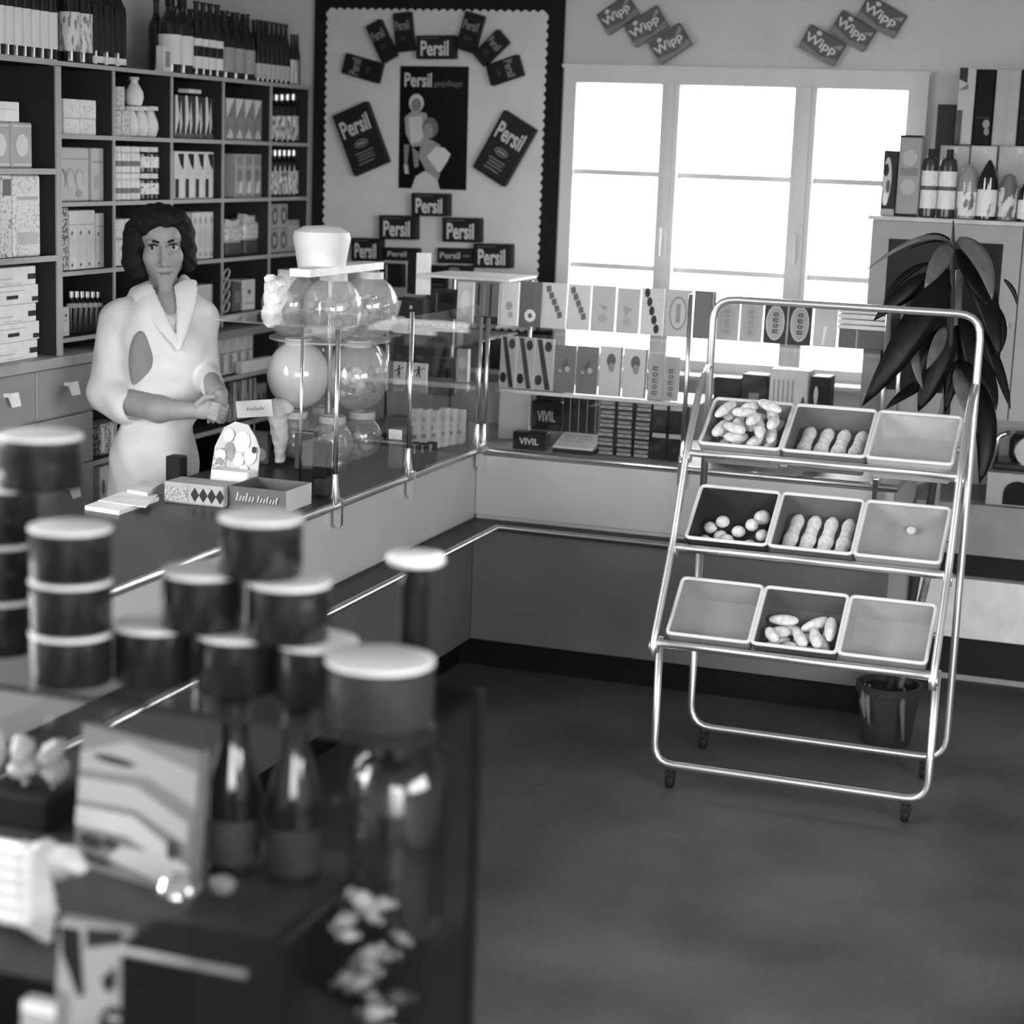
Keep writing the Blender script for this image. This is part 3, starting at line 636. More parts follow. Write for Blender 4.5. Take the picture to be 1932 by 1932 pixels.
# --- row 3
c2y = lambda v: v/3.116+340
Z3 = BZ[3]
put_box('r3a', PR(.6, .12, 130), [('r', .3, .1, .7, .9, .1)], 'slim_carton', 'slim mottled carton at the end of the row of tall white packs', 'carton', None, c1(298), c1(332), 1, c2y(165), Z3, .07)
put_box('r3b', PR(.5, .03, 90), (), 'slim_carton', 'slim black and white carton beside the mottled one', 'carton', None, c1(345), c1(402), 1, c2y(162), Z3, .07)
TALL = [('e', .3, .62, .12, .04, .1), ('e', .3, .08, .12, .03, .1), ('r', .1, .75, .9, .77, .4)]
put_box('r3c', G(.75, .5), TALL, 'tall_pack', 'tall white pack with two dark spots', 'pack', 'tall spotted packs', c1(405), c1(560), 3, c2y(180), Z3, .08)
put_box('r3d', G(.72, .5), TALL, 'tall_pack', 'tall white pack a little lower than the spotted three', 'pack', None, c1(562), c1(614), 1, c2y(195), Z3, .08)
put_box('r3e', G(.68, .5), [('r', .2, .4, .8, .6, .3)], 'small_pack', 'short white pack standing in front of the upright', 'pack', None, c1(616), c1(656), 1, c2y(318), Z3, .05)
put_box('r3f', PR(.7, .4, 140, .6), [('r', .1, .55, .9, .6, .35)], 'cocoa_carton', 'pale carton half hidden by the saleswoman’s dark hair', 'carton', 'pale cartons behind the hair', c1(672), c1(800), 2, c2y(230), Z3, .07)
OV = [('e', .5, .82, .3, .08, .4), ('e', .5, .45, .28, .25, .62), ('r', .15, .05, .85, .15, .45)]
put_box('r3g', G(.72, .5), OV, 'cocoa_carton', 'white carton with a round mark beside the saleswoman’s head', 'carton', 'white cartons by the head', c1(1130), c1(1300), 4, c2y(190), Z3, .07)
for nm, x0, x1, yt, lb in (('r3h', 1352, 1450, 230, 'cellophane gift bag of sweets with a crimped top'), ('r3i', 1460, 1560, 200, 'taller cellophane gift bag of sweets with a pale pointed top')):
    y, w_, hh = slot(c1(x0), c1(x1), c2y(yt), Z3); C = np.array([XF-.05, y, Z3+.0005])
    r = thing('sweet_bag', C, lb, 'bag')
    m = MB(); m.bevbox(C+[-.035, -w_*.46, 0], C+[.035, w_*.46, hh*.35], G(.08, .4), .008); m.build('dark_base', r)
    m = MB(); m.bevbox(C+[-.035, -w_*.48, hh*.35], C+[.035, w_*.48, hh*.8], PR(.75, .3, 130, .55, .3), .01); m.build('contents', r)
    m = MB(); m.prism([C+[.02, -w_*.4, hh*.8], C+[.02, w_*.4, hh*.8], C+[.02, w_*.5, hh], C+[.02, w_*.1, hh*.93], C+[.02, -w_*.3, hh]], (-.03, 0, 0), G(.7, .4)); m.build('crimped_top', r)
RING = [('e', .5, .5, .36, .36, .12), ('e', .5, .5, .2, .2, .5)]
sq = slot(c1(1588), c1(1640), c2y(285), Z3)
for x0, n_, lv, zz in ((1588, 2, 'lower', Z3), (1588, 2, 'upper', Z3+sq[2]+.001)):
    put_box('ring', G(.4, .5), RING, 'ring_box', 'small square box with a dark ring, %s layer' % lv, 'box', 'ring boxes, %s layer' % lv, c1(x0), c1(x0+104), n_, c2y(285), zz, .06, h=sq[2])
put_box('ring2', G(.4, .5), [('r', .08, .1, .92, .9, .3), ('r', .15, .15, .4, .85, .7), ('r', .6, .15, .85, .85, .7)], 'small_box', 'small striped box next to the ring boxes', 'box', 'striped boxes by the ring boxes', c1(1696), c1(1795), 2, c2y(235), Z3, .06)
# --- row 4
Z4 = BZ[4]
DOTS = [('e', .6, .72, .14, .05, .15), ('e', .6, .55, .1, .03, .3), ('r', .1, .1, .9, .14, .5)]
hb = put_box('r4a', G(.75, .5), DOTS, 'medicine_carton', 'white dotted carton, one of a pair carrying a third', 'carton', 'paired dotted cartons', c1(297), c1(410), 2, c2y(755), Z4, .06)
put_box('r4a2', G(.75, .5), DOTS, 'medicine_carton', 'white dotted carton standing on top of two others', 'carton', None, c1(318), c1(372), 1, c2y(590), Z4+hb+.001, .06)
put_turned(P_turned('dkb', MEDI, BLACKG, [('label', sleeve(.62, .72), G(.5)), ('cap', [(.25, .86), (.25, 1), (0, 1)], SILV)]), 'syrup_bottle', 'dark bottle with a thin pale band low on the shelf by the drawers', 'bottle', 'banded dark bottles', c1(425), c1(640), 6, c2y(655), Z4)
put_box('r4b', G(.75, .5), [('r', .1, .2, .9, .22, .4), ('r', .1, .5, .9, .52, .45)], 'starch_carton', 'plain white carton behind the saleswoman’s shoulder', 'carton', 'plain white cartons', c1(1120), c1(1292), 3, c2y(622), Z4, .06)
y, w_, hh = slot(c1(1328), c1(1362), c2y(522), Z4)
m = MB()
for k in range(4): m.tube([(XF-.01+.012*math.cos(a), y+.012*math.sin(a), Z4+.022+k*.042+.02*math.sin(a)) for a in np.linspace(0, 2*math.pi, 9)[:-1]], .004, G(.7), 5, 0, True)
m.build('pretzel_chain', None, label='chain of small pale rings hanging in the dark pigeonhole', cat='chain')
put_box('r4c', G(.12, .5), [('r', .2, .3, .8, .7, .25)], 'tea_box', 'dark carton between the ring chain and a white carton', 'carton', None, c1(1370), c1(1422), 1, c2y(602), Z4, .07)
put_box('r4d', G(.75, .5), [('e', .5, .6, .14, .08, .15), ('r', .1, .2, .9, .25, .4)], 'tea_box', 'white carton with a dark dot beside the dark one', 'carton', None, c1(1428), c1(1502), 1, c2y(585), Z4, .07)
put_box('r4e', G(.6, .5), [('e', .5, .6, .14, .08, .15)], 'tea_box', 'white carton partly behind the candy stand', 'carton', None, c1(1530), c1(1592), 1, c2y(592), Z4, .07)
# --- base shelves behind the counter
TWO = [('r', .05, .52, .95, .55, .2), ('r', .55, .05, .9, .5, .72), ('r', .1, .05, .45, .5, .3), ('r', .3, .7, .35, .98, .35), ('r', .65, .7, .7, .98, .35)]
put_box('capw', G(.85, .5), (), 'white_box', 'flat white box lying at the front of the base shelf by the candy stand', 'box', None, 455, 515, 1, 697, .93, .03, Xp=-3.377, h=.045)
put_box('b5', G(.68, .5), TWO, 'cereal_carton', 'tall pale carton with a two-tone lower half on the base shelf', 'carton', 'two-tone cartons on the base shelf', 398, 478, 5, 632, .93, .08, Xp=XF+.01)
put_box('b6', PR(.6, .08, 80, .5, stretch=(1, 1, .05)), (), 'soap_carton', 'finely striped carton on the lowest visible base shelf', 'carton', 'striped base cartons', 434, 484, 5, 722, .74, .08, Xp=XF+.01)
put_box('b7', G(.3), [('r', .2, .3, .8, .7, .1)], 'soap_carton', 'dark marked carton beside the striped base cartons', 'carton', 'dark base cartons', 484, 520, 2, 724, .74, .08, Xp=XF+.01)
put_box('b8', PR(.6, .15, 120), [('r', .2, .1, .5, .9, .75)], 'salt_pack', 'mottled pack on the base shelf next to the drawers', 'pack', 'mottled packs by the drawers', 188, 222, 2, 800, .74, .07, Xp=XF+.01)
put_box('b9', G(.7), [('e', .4, .6, .2, .15, .15), ('e', .5, .25, .2, .1, .2)], 'salt_pack', 'white spotted pack low down beside the drawer cabinet', 'pack', 'spotted packs low down', 188, 222, 2, 880, .52, .07, Xp=XF+.01)
put_box('b10', PR(.55, .2, 120), (), 'salt_pack', 'printed pack on the base shelf behind the saleswoman', 'pack', 'printed packs behind the saleswoman', 225, 395, 8, 645, .93, .07, Xp=XF+.01)
# --- shelves above the drawers
XG = -3.365
hb = put_box('l1', G(.4, .5), [('e', .5, .5, .3, .25, .68), ('r', .05, .9, .95, .94, .6), ('r', .05, .05, .95, .1, .6)], 'starch_box', 'grey box with a pale oval on the upper shelf above the drawers', 'box', 'pale-oval grey boxes', c1(-70), c1(192), 2, c1(715), 1.711, .14, Xp=XG)
put_box('l2', G(.8, .5), [('r', .1, .6, .9, .63, .5)], 'white_box', 'white box lying on the grey oval boxes', 'box', None, c1(-60), c1(118), 1, c1(597), 1.711+hb+.001, .1, Xp=XG)
put_box('l3', PR(.72, .45, 120, .58), [('r', .1, .15, .9, .3, .5), ('r', .1, .7, .9, .74, .4)], 'flour_bag', 'large pale printed pack on the middle shelf above the drawers', 'pack', None, c1(78), c1(240), 1, c1(1032), 1.441, .13, Xp=XG)
put_box('l4', PR(.68, .2, 110, .6), [('r', .1, .75, .9, .95, .1)], 'flour_bag', 'narrow dark-topped pack beside the large printed one', 'pack', 'narrow dark-topped packs', c1(-60), c1(70), 2, c1(1025), 1.441, .13, Xp=XG)
z = 1.121
for k in range(5):
    y, w_, hh = slot(c1(-40), c1(236), c2y(860-80*k), z, XG); hh = .057
    off = (.0, .012, -.008, .006, -.01)[k]
    P = P_box('l5%d' % k, w_, .16, hh, G(.76, .6, 0, .08, 25), [('r', .82, .3, .99, .6, .04), ('r', .05, .35, .5, .42, .5), ('r', .3, .1, .7, .16, .55)] if k % 2 == 0 else [('r', .3, .3, .55, .5, .05), ('r', .85, .1, .99, .35, .05), ('r', .05, .7, .7, .76, .5)])
    spawn(P, 'paper_pack', ('lowest', 'second lowest', 'middle', 'second highest', 'topmost')[k]+' flat white pack in the stack on the drawer worktop', 'pack', 'flat packs stacked on the worktop', (XG-.09, y+off, z), rz=R90+off); z += hh+.001
# ================================================================== WASHING POWDER DISPLAY ON THE BACK WALL
c3 = lambda p: (580+p[0]/3.45, p[1]/3.45)
board = thing('display_board', (-2.85, YW-.01, 1.0), 'black display board with a scalloped pale paper backing on the wall', 'board')
MB().box((-3.378, YW-.02, .95), (-2.321, YW-.001, 2.75), G(.022, .8, 0, .1)).build('backboard', board)
L0, L1, T0, B0 = -3.315, -2.392, 2.347, 1.12
pts = []; per = .034
def scal(p, q, out):
    n_ = max(3, int(np.linalg.norm(np.array(q)-np.array(p))/per))
    for i in range(n_):
        for t in (0, .25, .5, .75):
            u = (i+t)/n_; a = np.array(p)*(1-u)+np.array(q)*u; pts.append(tuple(a+np.array(out)*.011*math.sin(math.pi*t)))
scal((L0, B0), (L1, B0), (0, -1)); scal((L1, B0), (L1, T0), (1, 0)); scal((L1, T0), (L0, T0), (0, 1)); scal((L0, T0), (L0, B0), (-1, 0))
MB().prism([(a, YW-.021, c) for a, c in pts], (0, -.0015, 0), G(.66, .85, 0, .06, 6, .2)).build('scalloped_paper', board)
PAP = YW-.0225
def wallbox(px, t, mat, shapes, name, label, cat, group=None, pname='lettering', base=PAP, roll=0):
    """box fixed flat on the wall from its four photo corners TL,TR,BR,BL (pixels)"""
    W = [ony(x, y, base-t) for x, y in px]; W = np.roll(np.array(W), -roll, 0)
    c = W.mean(0); ex = (W[1]-W[0]+W[2]-W[3])/2; ey = (W[0]-W[3]+W[1]-W[2])/2; w_, h_ = np.linalg.norm(ex), np.linalg.norm(ey)
    a = math.atan2(ex[2], ex[0])
    mb = MB().bevbox((-w_/2, -t/2, -h_/2), (w_/2, t/2, h_/2), mat, min(.004, t*.2)); m2 = MB(); draw(m2, (-w_/2, -t/2, -h_/2), (w_, 0, 0), (0, 0, h_), shapes)
    return spawn([(None, mb.mesh(name)), (pname, m2.mesh(pname))], name, label, cat, group, (c[0], base-t/2, c[2]), ry=-a)
DK = G(.03, .45, 0, .15); LT = .62
PORT = [('t', 'Persil', .1, .58, .8, .27, 0, .55), ('e', .5, .43, .2, .06, .22), ('e', .5, .43, .17, .045, .04), ('r', .38, .41, .62, .45, .25), ('r', .25, .28, .75, .30, .2), ('r', .3, .23, .72, .25, .2), ('r', .28, .18, .75, .2, .2), ('r', .25, .12, .7, .14, .2)]
LAND = [('t', 'Persil', .13, .12, .72, .66, 0, .62), ('r', .1, .88, .6, .9, .2)]
PFAIL = [('t', 'Persil', .1, .55, .8, .24, 0, .22), ('r', .02, .0, .98, .5, .022), ('e', .5, .33, .22, .06, .06)]
def C3(*p): return [c3(q) for q in p]
SMALL = 'small dark powder packet tilted in the arc over the poster, '
wallbox(C3((222, 462), (247, 337), (490, 418), (452, 557)), .03, DK, PFAIL, 'powder_packet', SMALL+'lowest on the shelf side', 'packet', 'arc packets')
wallbox(C3((344, 200), (444, 140), (604, 340), (514, 390)), .035, DK, PFAIL, 'powder_packet', SMALL+'second on the shelf side', 'packet', 'arc packets')
wallbox(C3((515, 95), (650, 80), (705, 320), (610, 335)), .035, DK, PFAIL, 'powder_packet', SMALL+'third on the shelf side', 'packet', 'arc packets')
wallbox(C3((705, 235), (960, 225), (955, 385), (705, 380)), .04, DK, LAND, 'powder_packet', 'level dark washing powder packet at the crown of the arc', 'packet')
wallbox(C3((1006, 60), (1136, 105), (1091, 350), (979, 320)), .035, DK, PFAIL, 'powder_packet', SMALL+'third on the window side', 'packet', 'arc packets')
wallbox(C3((1202, 160), (1288, 256), (1166, 454), (1106, 374)), .035, DK, PFAIL, 'powder_packet', SMALL+'second on the window side', 'packet', 'arc packets')
wallbox(C3((1360, 335), (1405, 485), (1195, 565), (1165, 440)), .03, DK, PFAIL, 'powder_packet', SMALL+'lowest on the window side', 'packet', 'arc packets')
wallbox(C3((160, 755), (375, 660), (530, 1050), (300, 1150)), .04, DK, PORT, 'powder_packet', 'large dark powder box tilted beside the poster, shelf side', 'box', 'large powder boxes')
wallbox(C3((1285, 720), (1490, 850), (1270, 1215), (1065, 1080)), .04, DK, PORT, 'powder_packet', 'large dark washing powder box tilted beside the poster, window side', 'box', 'large powder boxes')
# poster: a plain stand-in figure group on black
POS = [('t', 'Persil', .07, .83, .40, .115, 0, .55), ('t', 'gepflegt', .5, .825, .42, .06, 0, .10),
       ('e', .25, .70, .11, .075, .55), ('e', .25, .685, .075, .055, .2), ('p', [(.08, .58), (.2, .64), (.4, .62), (.45, .5), (.4, .36), (.2, .34), (.1, .45)], .34), ('p', [(.14, .58), (.34, .6), (.36, .4), (.18, .36)], .6),
       ('e', .46, .5, .12, .085, .14), ('e', .43, .475, .075, .065, .28), ('p', [(.34, .42), (.5, .4), (.62, .36), (.6, .3), (.3, .25)], .3),
       ('p', [(.38, .24), (.55, .35), (.68, .34), (.77, .29), (.72, .23), (.62, .14), (.45, .12)], .66), ('p', [(.3, .26), (.4, .28), (.62, .12), (.58, .06), (.42, .14)], .3), ('p', [(.2, .0), (.26, .1), (.4, .15), (.58, .08), (.62, 0)], .6), ('p', [(.08, .2), (.14, .2), (.16, .12), (.1, .12)], .5), ('p', [(.08, .36), (.16, .36), (.13, .18), (.09, .2)], .22), ('p', [(.2, .34), (.3, .3), (.3, .18), (.24, .17)], .25)]
pw = wallbox(C3((610, 430), (1055, 432), (1027, 1240), (585, 1222)), .004, G(.008, .4), POS, 'poster', 'black poster of a woman holding up a small child in white', 'poster', pname='printed_picture')
LOW = 'dark powder packet in the stepped pyramid under the poster, '
for q, l in (((675, 1255, 915, 1410), 'top step'), ((465, 1400, 705, 1562), 'second step, shelf side'), ((878, 1415, 1122, 1580), 'second step, window side'), ((284, 1548, 478, 1703), 'lowest step, shelf side'), ((1080, 1585, 1325, 1748), 'lowest step, window side')):
    x0, y0, x1, y1 = q; wallbox(C3((x0, y0), (x1, y0+6), (x1-3, y1), (x0-3, y1-6)), .05, DK, LAND, 'powder_packet', LOW+l, 'packet', 'pyramid packets')
for q, l in (((505, 1610, 730, 1700), 'shelf side'), ((845, 1612, 1085, 1718), 'window side')):
    x0, y0, x1, y1 = q; wallbox(C3((x0, y0), (x1, y0+6), (x1-3, y1), (x0-3, y1-6)), .03, DK, [('t', 'Persil', .08, .3, .55, .42, 0, .45), ('r', .7, .45, .9, .55, .2)], 'powder_packet', 'low narrow powder packet inside the pyramid, '+l, 'packet', 'narrow pyramid packets')
for q, l, sh in (((440, 1712, 620, 1870), 'shelf side', [('r', .1, .1, .16, .8, .5), ('r', .4, .3, .46, .95, .5)]), ((790, 1725, 900, 1880), 'by the white card', [('r', .1, .1, .9, .2, .1)]), ((910, 1726, 1068, 1770), 'window side', [('r', .1, .3, .5, .6, .3)])):
    x0, y0, x1, y1 = q; wallbox(C3((x0, y0), (x1, y0+6), (x1-3, y1), (x0-3, y1-6)), .04, DK, sh, 'powder_packet', 'dark packet below the powder pyramid, '+l, 'packet', 'packets at the foot of the paper', pname='print')
# packets fixed above the window
c4 = lambda p: (1050+p[0]/2.19, p[1]/2.19)
WP = [('p', [(.0, .0), (1, 0), (1, .3), (.55, .12), (0, .3)], .2), ('t', 'Wipp', .04, .26, .84, .46, 0, .62), ('e', .3, .85, .07, .09, .6), ('p', [(.72, .62), (.97, .9), (.97, .7)], .3)]
for i, q in enumerate([((165, 60), (285, -22), (345, 52), (215, 148)), ((280, 108), (405, 25), (470, 105), (325, 198)), ((378, 182), (500, 95), (567, 180), (430, 265)),
          ((1285, -28), (1450, 65), (1390, 160), (1245, 75)), ((1180, 38), (1318, 125), (1268, 218), (1130, 128)), ((1052, 100), (1200, 182), (1140, 277), (995, 192))]):
    g = 'rising' if i < 3 else 'falling'
    wallbox([c4(p) for p in q], .022, G(.10, .45, 0, .1), WP, 'wall_packet', ('uppermost', 'middle', 'lowest')[i % 3]+' packet of the overlapping trio with '+g+' lettering above the window', 'packet', 'packets with %s lettering' % g, base=YW-.001-.008*(i % 3))
# ================================================================== CONFECTIONERY IN THE WINDOW SHOWCASE
def pxbox(x0, x1, y0, y1, Yp, zb, mat, shapes, name, label, cat, group=None, dep=.02, lean=0., pname='print', key=None):
    """upright pack facing the shop: photo columns x0..x1, top row y0, on the surface zb at depth Yp"""
    a, c = ony(x0, (y0+y1)/2, Yp), ony(x1, (y0+y1)/2, Yp); h_ = ony((x0+x1)/2, y0, Yp)[2]-zb; w_ = c[0]-a[0]
    return spawn(P_box(key or ('pxb%d' % len(PROT)), w_*.97, dep, h_, mat, shapes, pname=pname), name, label, cat, group, ((a[0]+c[0])/2, Yp+dep/2, zb+.0005), rx=-lean)
k7 = lambda x, y: (860+x/4.025, 500+y/4.025)
k8 = lambda x, y: (1220+x/2.713, 540+y/2.713)
def bar(kf, x0, x1, y0, y1, Yp, zb, g, shapes, label, group=None, rough=.45, dep=.015, cat='chocolate bar', name='chocolate_bar', pname='print'):
    (a, t), (c, b_) = kf(x0, y0), kf(x1, y1); m = g if not isinstance(g, (int, float)) else G(g, rough, 0, .06)
    return pxbox(a, c, t, b_, Yp, zb, m, shapes, name, label, cat, group, dep, lean=.06, pname=pname)
ZS1, ZS2 = 1.2135, .9925; YA = 6.30
CH = [('p', [(.1+.13*i, .92-.14*i), (.3+.13*i, .95-.14*i), (.36+.13*i, .82-.14*i), (.16+.13*i, .78-.14*i)], .10) for i in range(5)]
OVL = [('e', .5, .5, .36, .36, .2), ('e', .5, .5, .31, .32, .45), ('r', .42, .3, .6, .7, .25)]
TOP = 'on the top glass shelf of the window showcase'
bar(k7, 5, 128, 130, 440, YA, ZS1, .62, [('e', .5, .5, .3, .3, .8)], 'white packet beside the corner post '+TOP)
bar(k7, 138, 325, 130, 440, YA, ZS1, .16, [('r', .1, .2, .2, .95, .06), ('r', .35, .2, .45, .95, .25), ('r', .62, .2, .7, .95, .06), ('r', 0, 0, 1, .18, .05)], 'dark vertically striped bar '+TOP)
bar(k7, 335, 470, 130, 460, YA, ZS1, .68, [('e', .5, .45, .2, .1, .35), ('e', .6, .25, .15, .08, .4)], 'white bar with a faint floral print '+TOP)
bar(k7, 480, 650, 130, 485, YA, ZS1, .10, [('e', .5, .25, .26, .14, .7), ('e', .5, .25, .1, .055, .1), ('r', .2, .4, .24, .98, .16), ('r', .7, .4, .74, .98, .16)], 'dark bar with a white rosette '+TOP)
bar(k7, 655, 835, 140, 495, YA, ZS1, .52, CH, 'pale bar with a diagonal dark chain '+TOP, 'diagonal chain bars')
bar(k7, 842, 1015, 150, 500, YA, ZS1, .52, CH, 'pale bar with a diagonal dark chain '+TOP, 'diagonal chain bars')
bar(k7, 1022, 1205, 160, 520, YA, ZS1, .40, [('p', [(.3, .6), (.7, .55), (.6, .45)], .28), ('e', .5, .3, .2, .1, .33)], 'plain grey bar '+TOP, 'plain grey bars')
bar(k7, 1215, 1390, 180, 530, YA, ZS1, .40, [('p', [(.3, .6), (.7, .55), (.4, .35)], .28), ('e', .5, .25, .2, .1, .33)], 'plain grey bar '+TOP, 'plain grey bars')
bar(k7, 1400, 1575, 180, 545, YA, ZS1, .50, [('e', .25+.12*i, .9-.19*i, .12, .1, .05) for i in range(5)], 'grey bar with a diagonal row of dark rounds, top glass shelf')
bar(k7, 1590, 1780, 190, 550, YA, ZS1, .42, OVL, 'grey bar with an oval badge next to the middle post')
bar(k7, 1800, 1945, 200, 570, YA, ZS1, .09, [('r', .05, .05, .95, .95, .12)], 'plain dark bar beyond the middle post '+TOP)
for i, (x0, x1) in enumerate(((355, 470), (475, 590))): bar(k8, x0, x1, 80+5*i, 292, YA, ZS1, .34, [('e', .5, .5, .38, .42, .30)]+glyphs(.38, .62, .18, .82, 5, .2, .30), 'grey bar with faint lettering in an oval, behind the rack frame', 'faint oval bars', pname='lettering')
for i, (x0, x1) in enumerate(((597, 716), (722, 842))): bar(k8, x0, x1, 90+5*i, 310, YA, ZS1, .06, [('e', .5, .52, .42, .44, .42), ('e', .5, .52, .36, .40, .3)]+glyphs(.4, .64, .24, .8, 4, .07, .3), 'dark bar with a pale lettered oval, behind the rack frame', 'dark oval bars', pname='lettering')
bar(k8, 852, 972, 100, 320, YA, ZS1, .5, [('p', [(.4, .05), (.5, .05), (.6, .5), (.45, .5)], .75)], 'pale bar between the dark ovals and the striped stack')
bar(k8, 976, 1240, 228, 330, YA, ZS1, .10, [('r', .35, .05, .39, .95, .3)], 'low dark box carrying a stack of thin white packets', cat='box', name='dark_box', dep=.08)
zt = ony(1625, k8(0, 228)[1], YA)[2]
for i in range(4):
    a, c = ony(k8(980, 0)[0], 590, YA)[0], ony(k8(1236, 0)[0], 590, YA)[0]; hh = .0145
    MB().bevbox((a, YA+.005, zt+.001+i*(hh+.0035)), (c, YA+.08, zt+.001+i*(hh+.0035)+hh), G(.72, .5), .003).build('thin_packet', None, label=('lowest', 'second lowest', 'second highest', 'topmost')[i]+' thin white packet in the small stack on the dark box', cat='packet', group='thin white packets')
# middle shelf
MID = 'on the middle shelf of the window showcase'
DG = [('p', [(.08, .98), (.36, .98), (.92, .02), (.64, .02)], .06), ('e', .25, .2, .2, .1, .04), ('e', .72, .85, .2, .1, .04)]
for i, (x0, x1) in enumerate(((330, 452), (458, 588), (592, 734))): bar(k7, x0, x1, 540+12*i, 935, YA, ZS2, .46, DG, 'pale bar crossed by a dark diagonal between black dots', 'diagonal bars with dots')
OR = [('p', [(.35, .55), (.6, .75), (.7, .5), (.55, .45)], .1), ('p', [(.2, .5), (.4, .45), (.3, .42)], .5), ('e', .65, .5, .12, .06, .5)]
for x0, x1, y0 in ((738, 903, 612), (908, 1075, 622)): bar(k7, x0, x1, y0, 972, YA, ZS2, .17, OR, 'mid-grey bar with a small ornament '+MID, 'ornamented grey bars')
OR2 = [('e', .52, .72, .2, .14, .12), ('e', .55, .58, .14, .1, .3), ('r', .96, 0, 1, 1, .05)]
for x0, x1, y0 in ((1082, 1256, 622), (1262, 1446, 640)): bar(k7, x0, x1, y0, 998, YA, ZS2, .62, OR2, 'white bar with a dark floral emblem '+MID, 'floral emblem bars')
for x0, x1, y0 in ((1455, 1572, 672), (1578, 1690, 700)): bar(k7, x0, x1, y0, 1015, YA, ZS2, .40, [('r', .1, .03, .13, .97, .6), ('r', .86, .03, .89, .97, .6)]+glyphs(.32, .66, .08, .74, 5, .12, .40), 'pale narrow bar with upright lettering '+MID, 'upright-lettered bars', pname='lettering')
# on the counter top behind the glass
pxbox(*[k7(325, 0)[0], k7(560, 0)[0], k7(0, 950)[1], k7(0, 1190)[1]], 6.44, .79, G(.6, .6), [('r', .02, .02, .98, .98, .58)], 'backing_card', 'plain pale backing card behind the black mint cartons', 'card', dep=.006, lean=.03)
MB().box((-2.12, 6.362, .7905), (-2.0, 6.43, .845), G(.2)).build('display_step', None, label='low step carrying the upper black mint carton', cat='step')
for key, q, Yp, zb, w_ in (('on the low step', (568, 808, 1040, 1190), 6.36, .8455, .62), ('lying in front on the counter top', (428, 682, 1275, 1388), 6.235, .79, .68)):
    (a, t), (c, b_) = k7(q[0], q[2]), k7(q[1], q[3])
    pxbox(a, c, t, b_, Yp, zb, G(.012, .35), [('t', 'VIVIL', .2, .3, .6, .38, 0, .6 if 'front' in key else .3)], 'mint_carton', 'black carton of mints with white lettering, '+key, 'carton', dep=.06, pname='lettering')
(a, t), (c, b_) = k7(608, 962), k7(800, 1040); zt = ony((a+c)/2, k7(0, 1040)[1], 6.36)[2]
pxbox(a, c, t, b_, 6.375, zt+.001, G(.012, .35), [('r', .1, .2, .9, .3, .05)], 'mint_carton', 'plain black carton standing on the lettered mint carton', 'carton', dep=.04)
for i in range(4):
    (a, t), (c, b_) = k7(816+64*i, 985+8*i), k7(876+64*i, 1195+8*i)
    pxbox(a, c, t, b_, 6.33, .79, G(.015, .4), [('r', .9, 0, .97, 1, .4)], 'dark_bar', 'dark upright packet with a pale edge beside the mint cartons', 'packet', 'dark upright packets', dep=.03)
m = MB(); a, c = ony(*k7(722, 1400), 6.235), ony(*k7(1038, 1420), 6.235); a[2] = c[2] = .7905
bk = thing('price_card_box', (a+c)/2, 'white sloping card on a dark base in front of the stacked packs', 'card')
MB().box((a[0]+.006, a[1], .7905), (c[0], a[1]+.085, .806), G(.02)).build('dark_base', bk)
mm = MB(); mm.prism([(a[0]+.006, a[1], .806), (a[0]+.006, a[1]+.085, .806), (a[0]+.02, a[1]+.085, .852), (a[0]+.006, a[1]+.002, .812)], (c[0]-a[0]-.006, 0, 0), G(.68, .6)); mm.build('white_card', bk)
mm = MB(); draw(mm, (a[0]+.02, a[1]+.004, .8165), (c[0]-a[0]-.03, 0, 0), (0, .074, .0355), [('r', .1, .75, .5, .8, .3), ('r', .1, .55, .45, .6, .35), ('r', .55, .7, .9, .75, .3), ('r', .55, .45, .92, .5, .3), ('r', .1, .3, .4, .34, .35), ('r', .55, .2, .8, .25, .35)], .002); mm.build('writing', bk)
PK = [('r', .05, .55, .95, .9, .20), ('r', .05, .1, .95, .42, .36), ('r', .2, .6, .8, .68, .4), ('r', .25, .22, .7, .3, .12)]
for j in range(3):
    (a, t), (c, b_) = k7(1074+137*j, 1440), k7(1074+137*j+118, 1470+12*j); p0 = ony(a, b_, 6.27); p1 = ony(c, b_, 6.27); hh = .0322; w_ = p1[0]-p0[0]
    P = P_box('choc%d' % j, w_, .10, hh-.001, G(.03, .4), PK)
    for i in range(6): spawn(P, 'small_pack', 'small dark pack with a pale lower band, stacked six high', 'pack', 'six-high stacks of small packs', ((p0[0]+p1[0])/2+random.uniform(-.002, .002), 6.32, .7905+hh*i))
    ZST = .7905+hh*6
for j in range(2):
    for i in range(2):
        (a, t), (c, b_) = k7(1478+125*j, 1300), k7(1478+125*j+112, 1480); p0, p1 = ony(a, b_, 6.27), ony(c, b_, 6.27)
        spawn(P_box('tall_choc%d' % j, p1[0]-p0[0], .08, .0965, G(.03, .4), [('r', .05, .8, .95, .96, .45), ('r', .3, .3, .7, .5, .06)]), 'tall_pack', 'dark pack with a pale top stripe, %s of two by the middle post' % ('lower', 'upper')[i], 'pack', 'pale-topped dark packs, %s' % ('lower', 'upper')[i], ((p0[0]+p1[0])/2, 6.31, .7905+i*.0968))
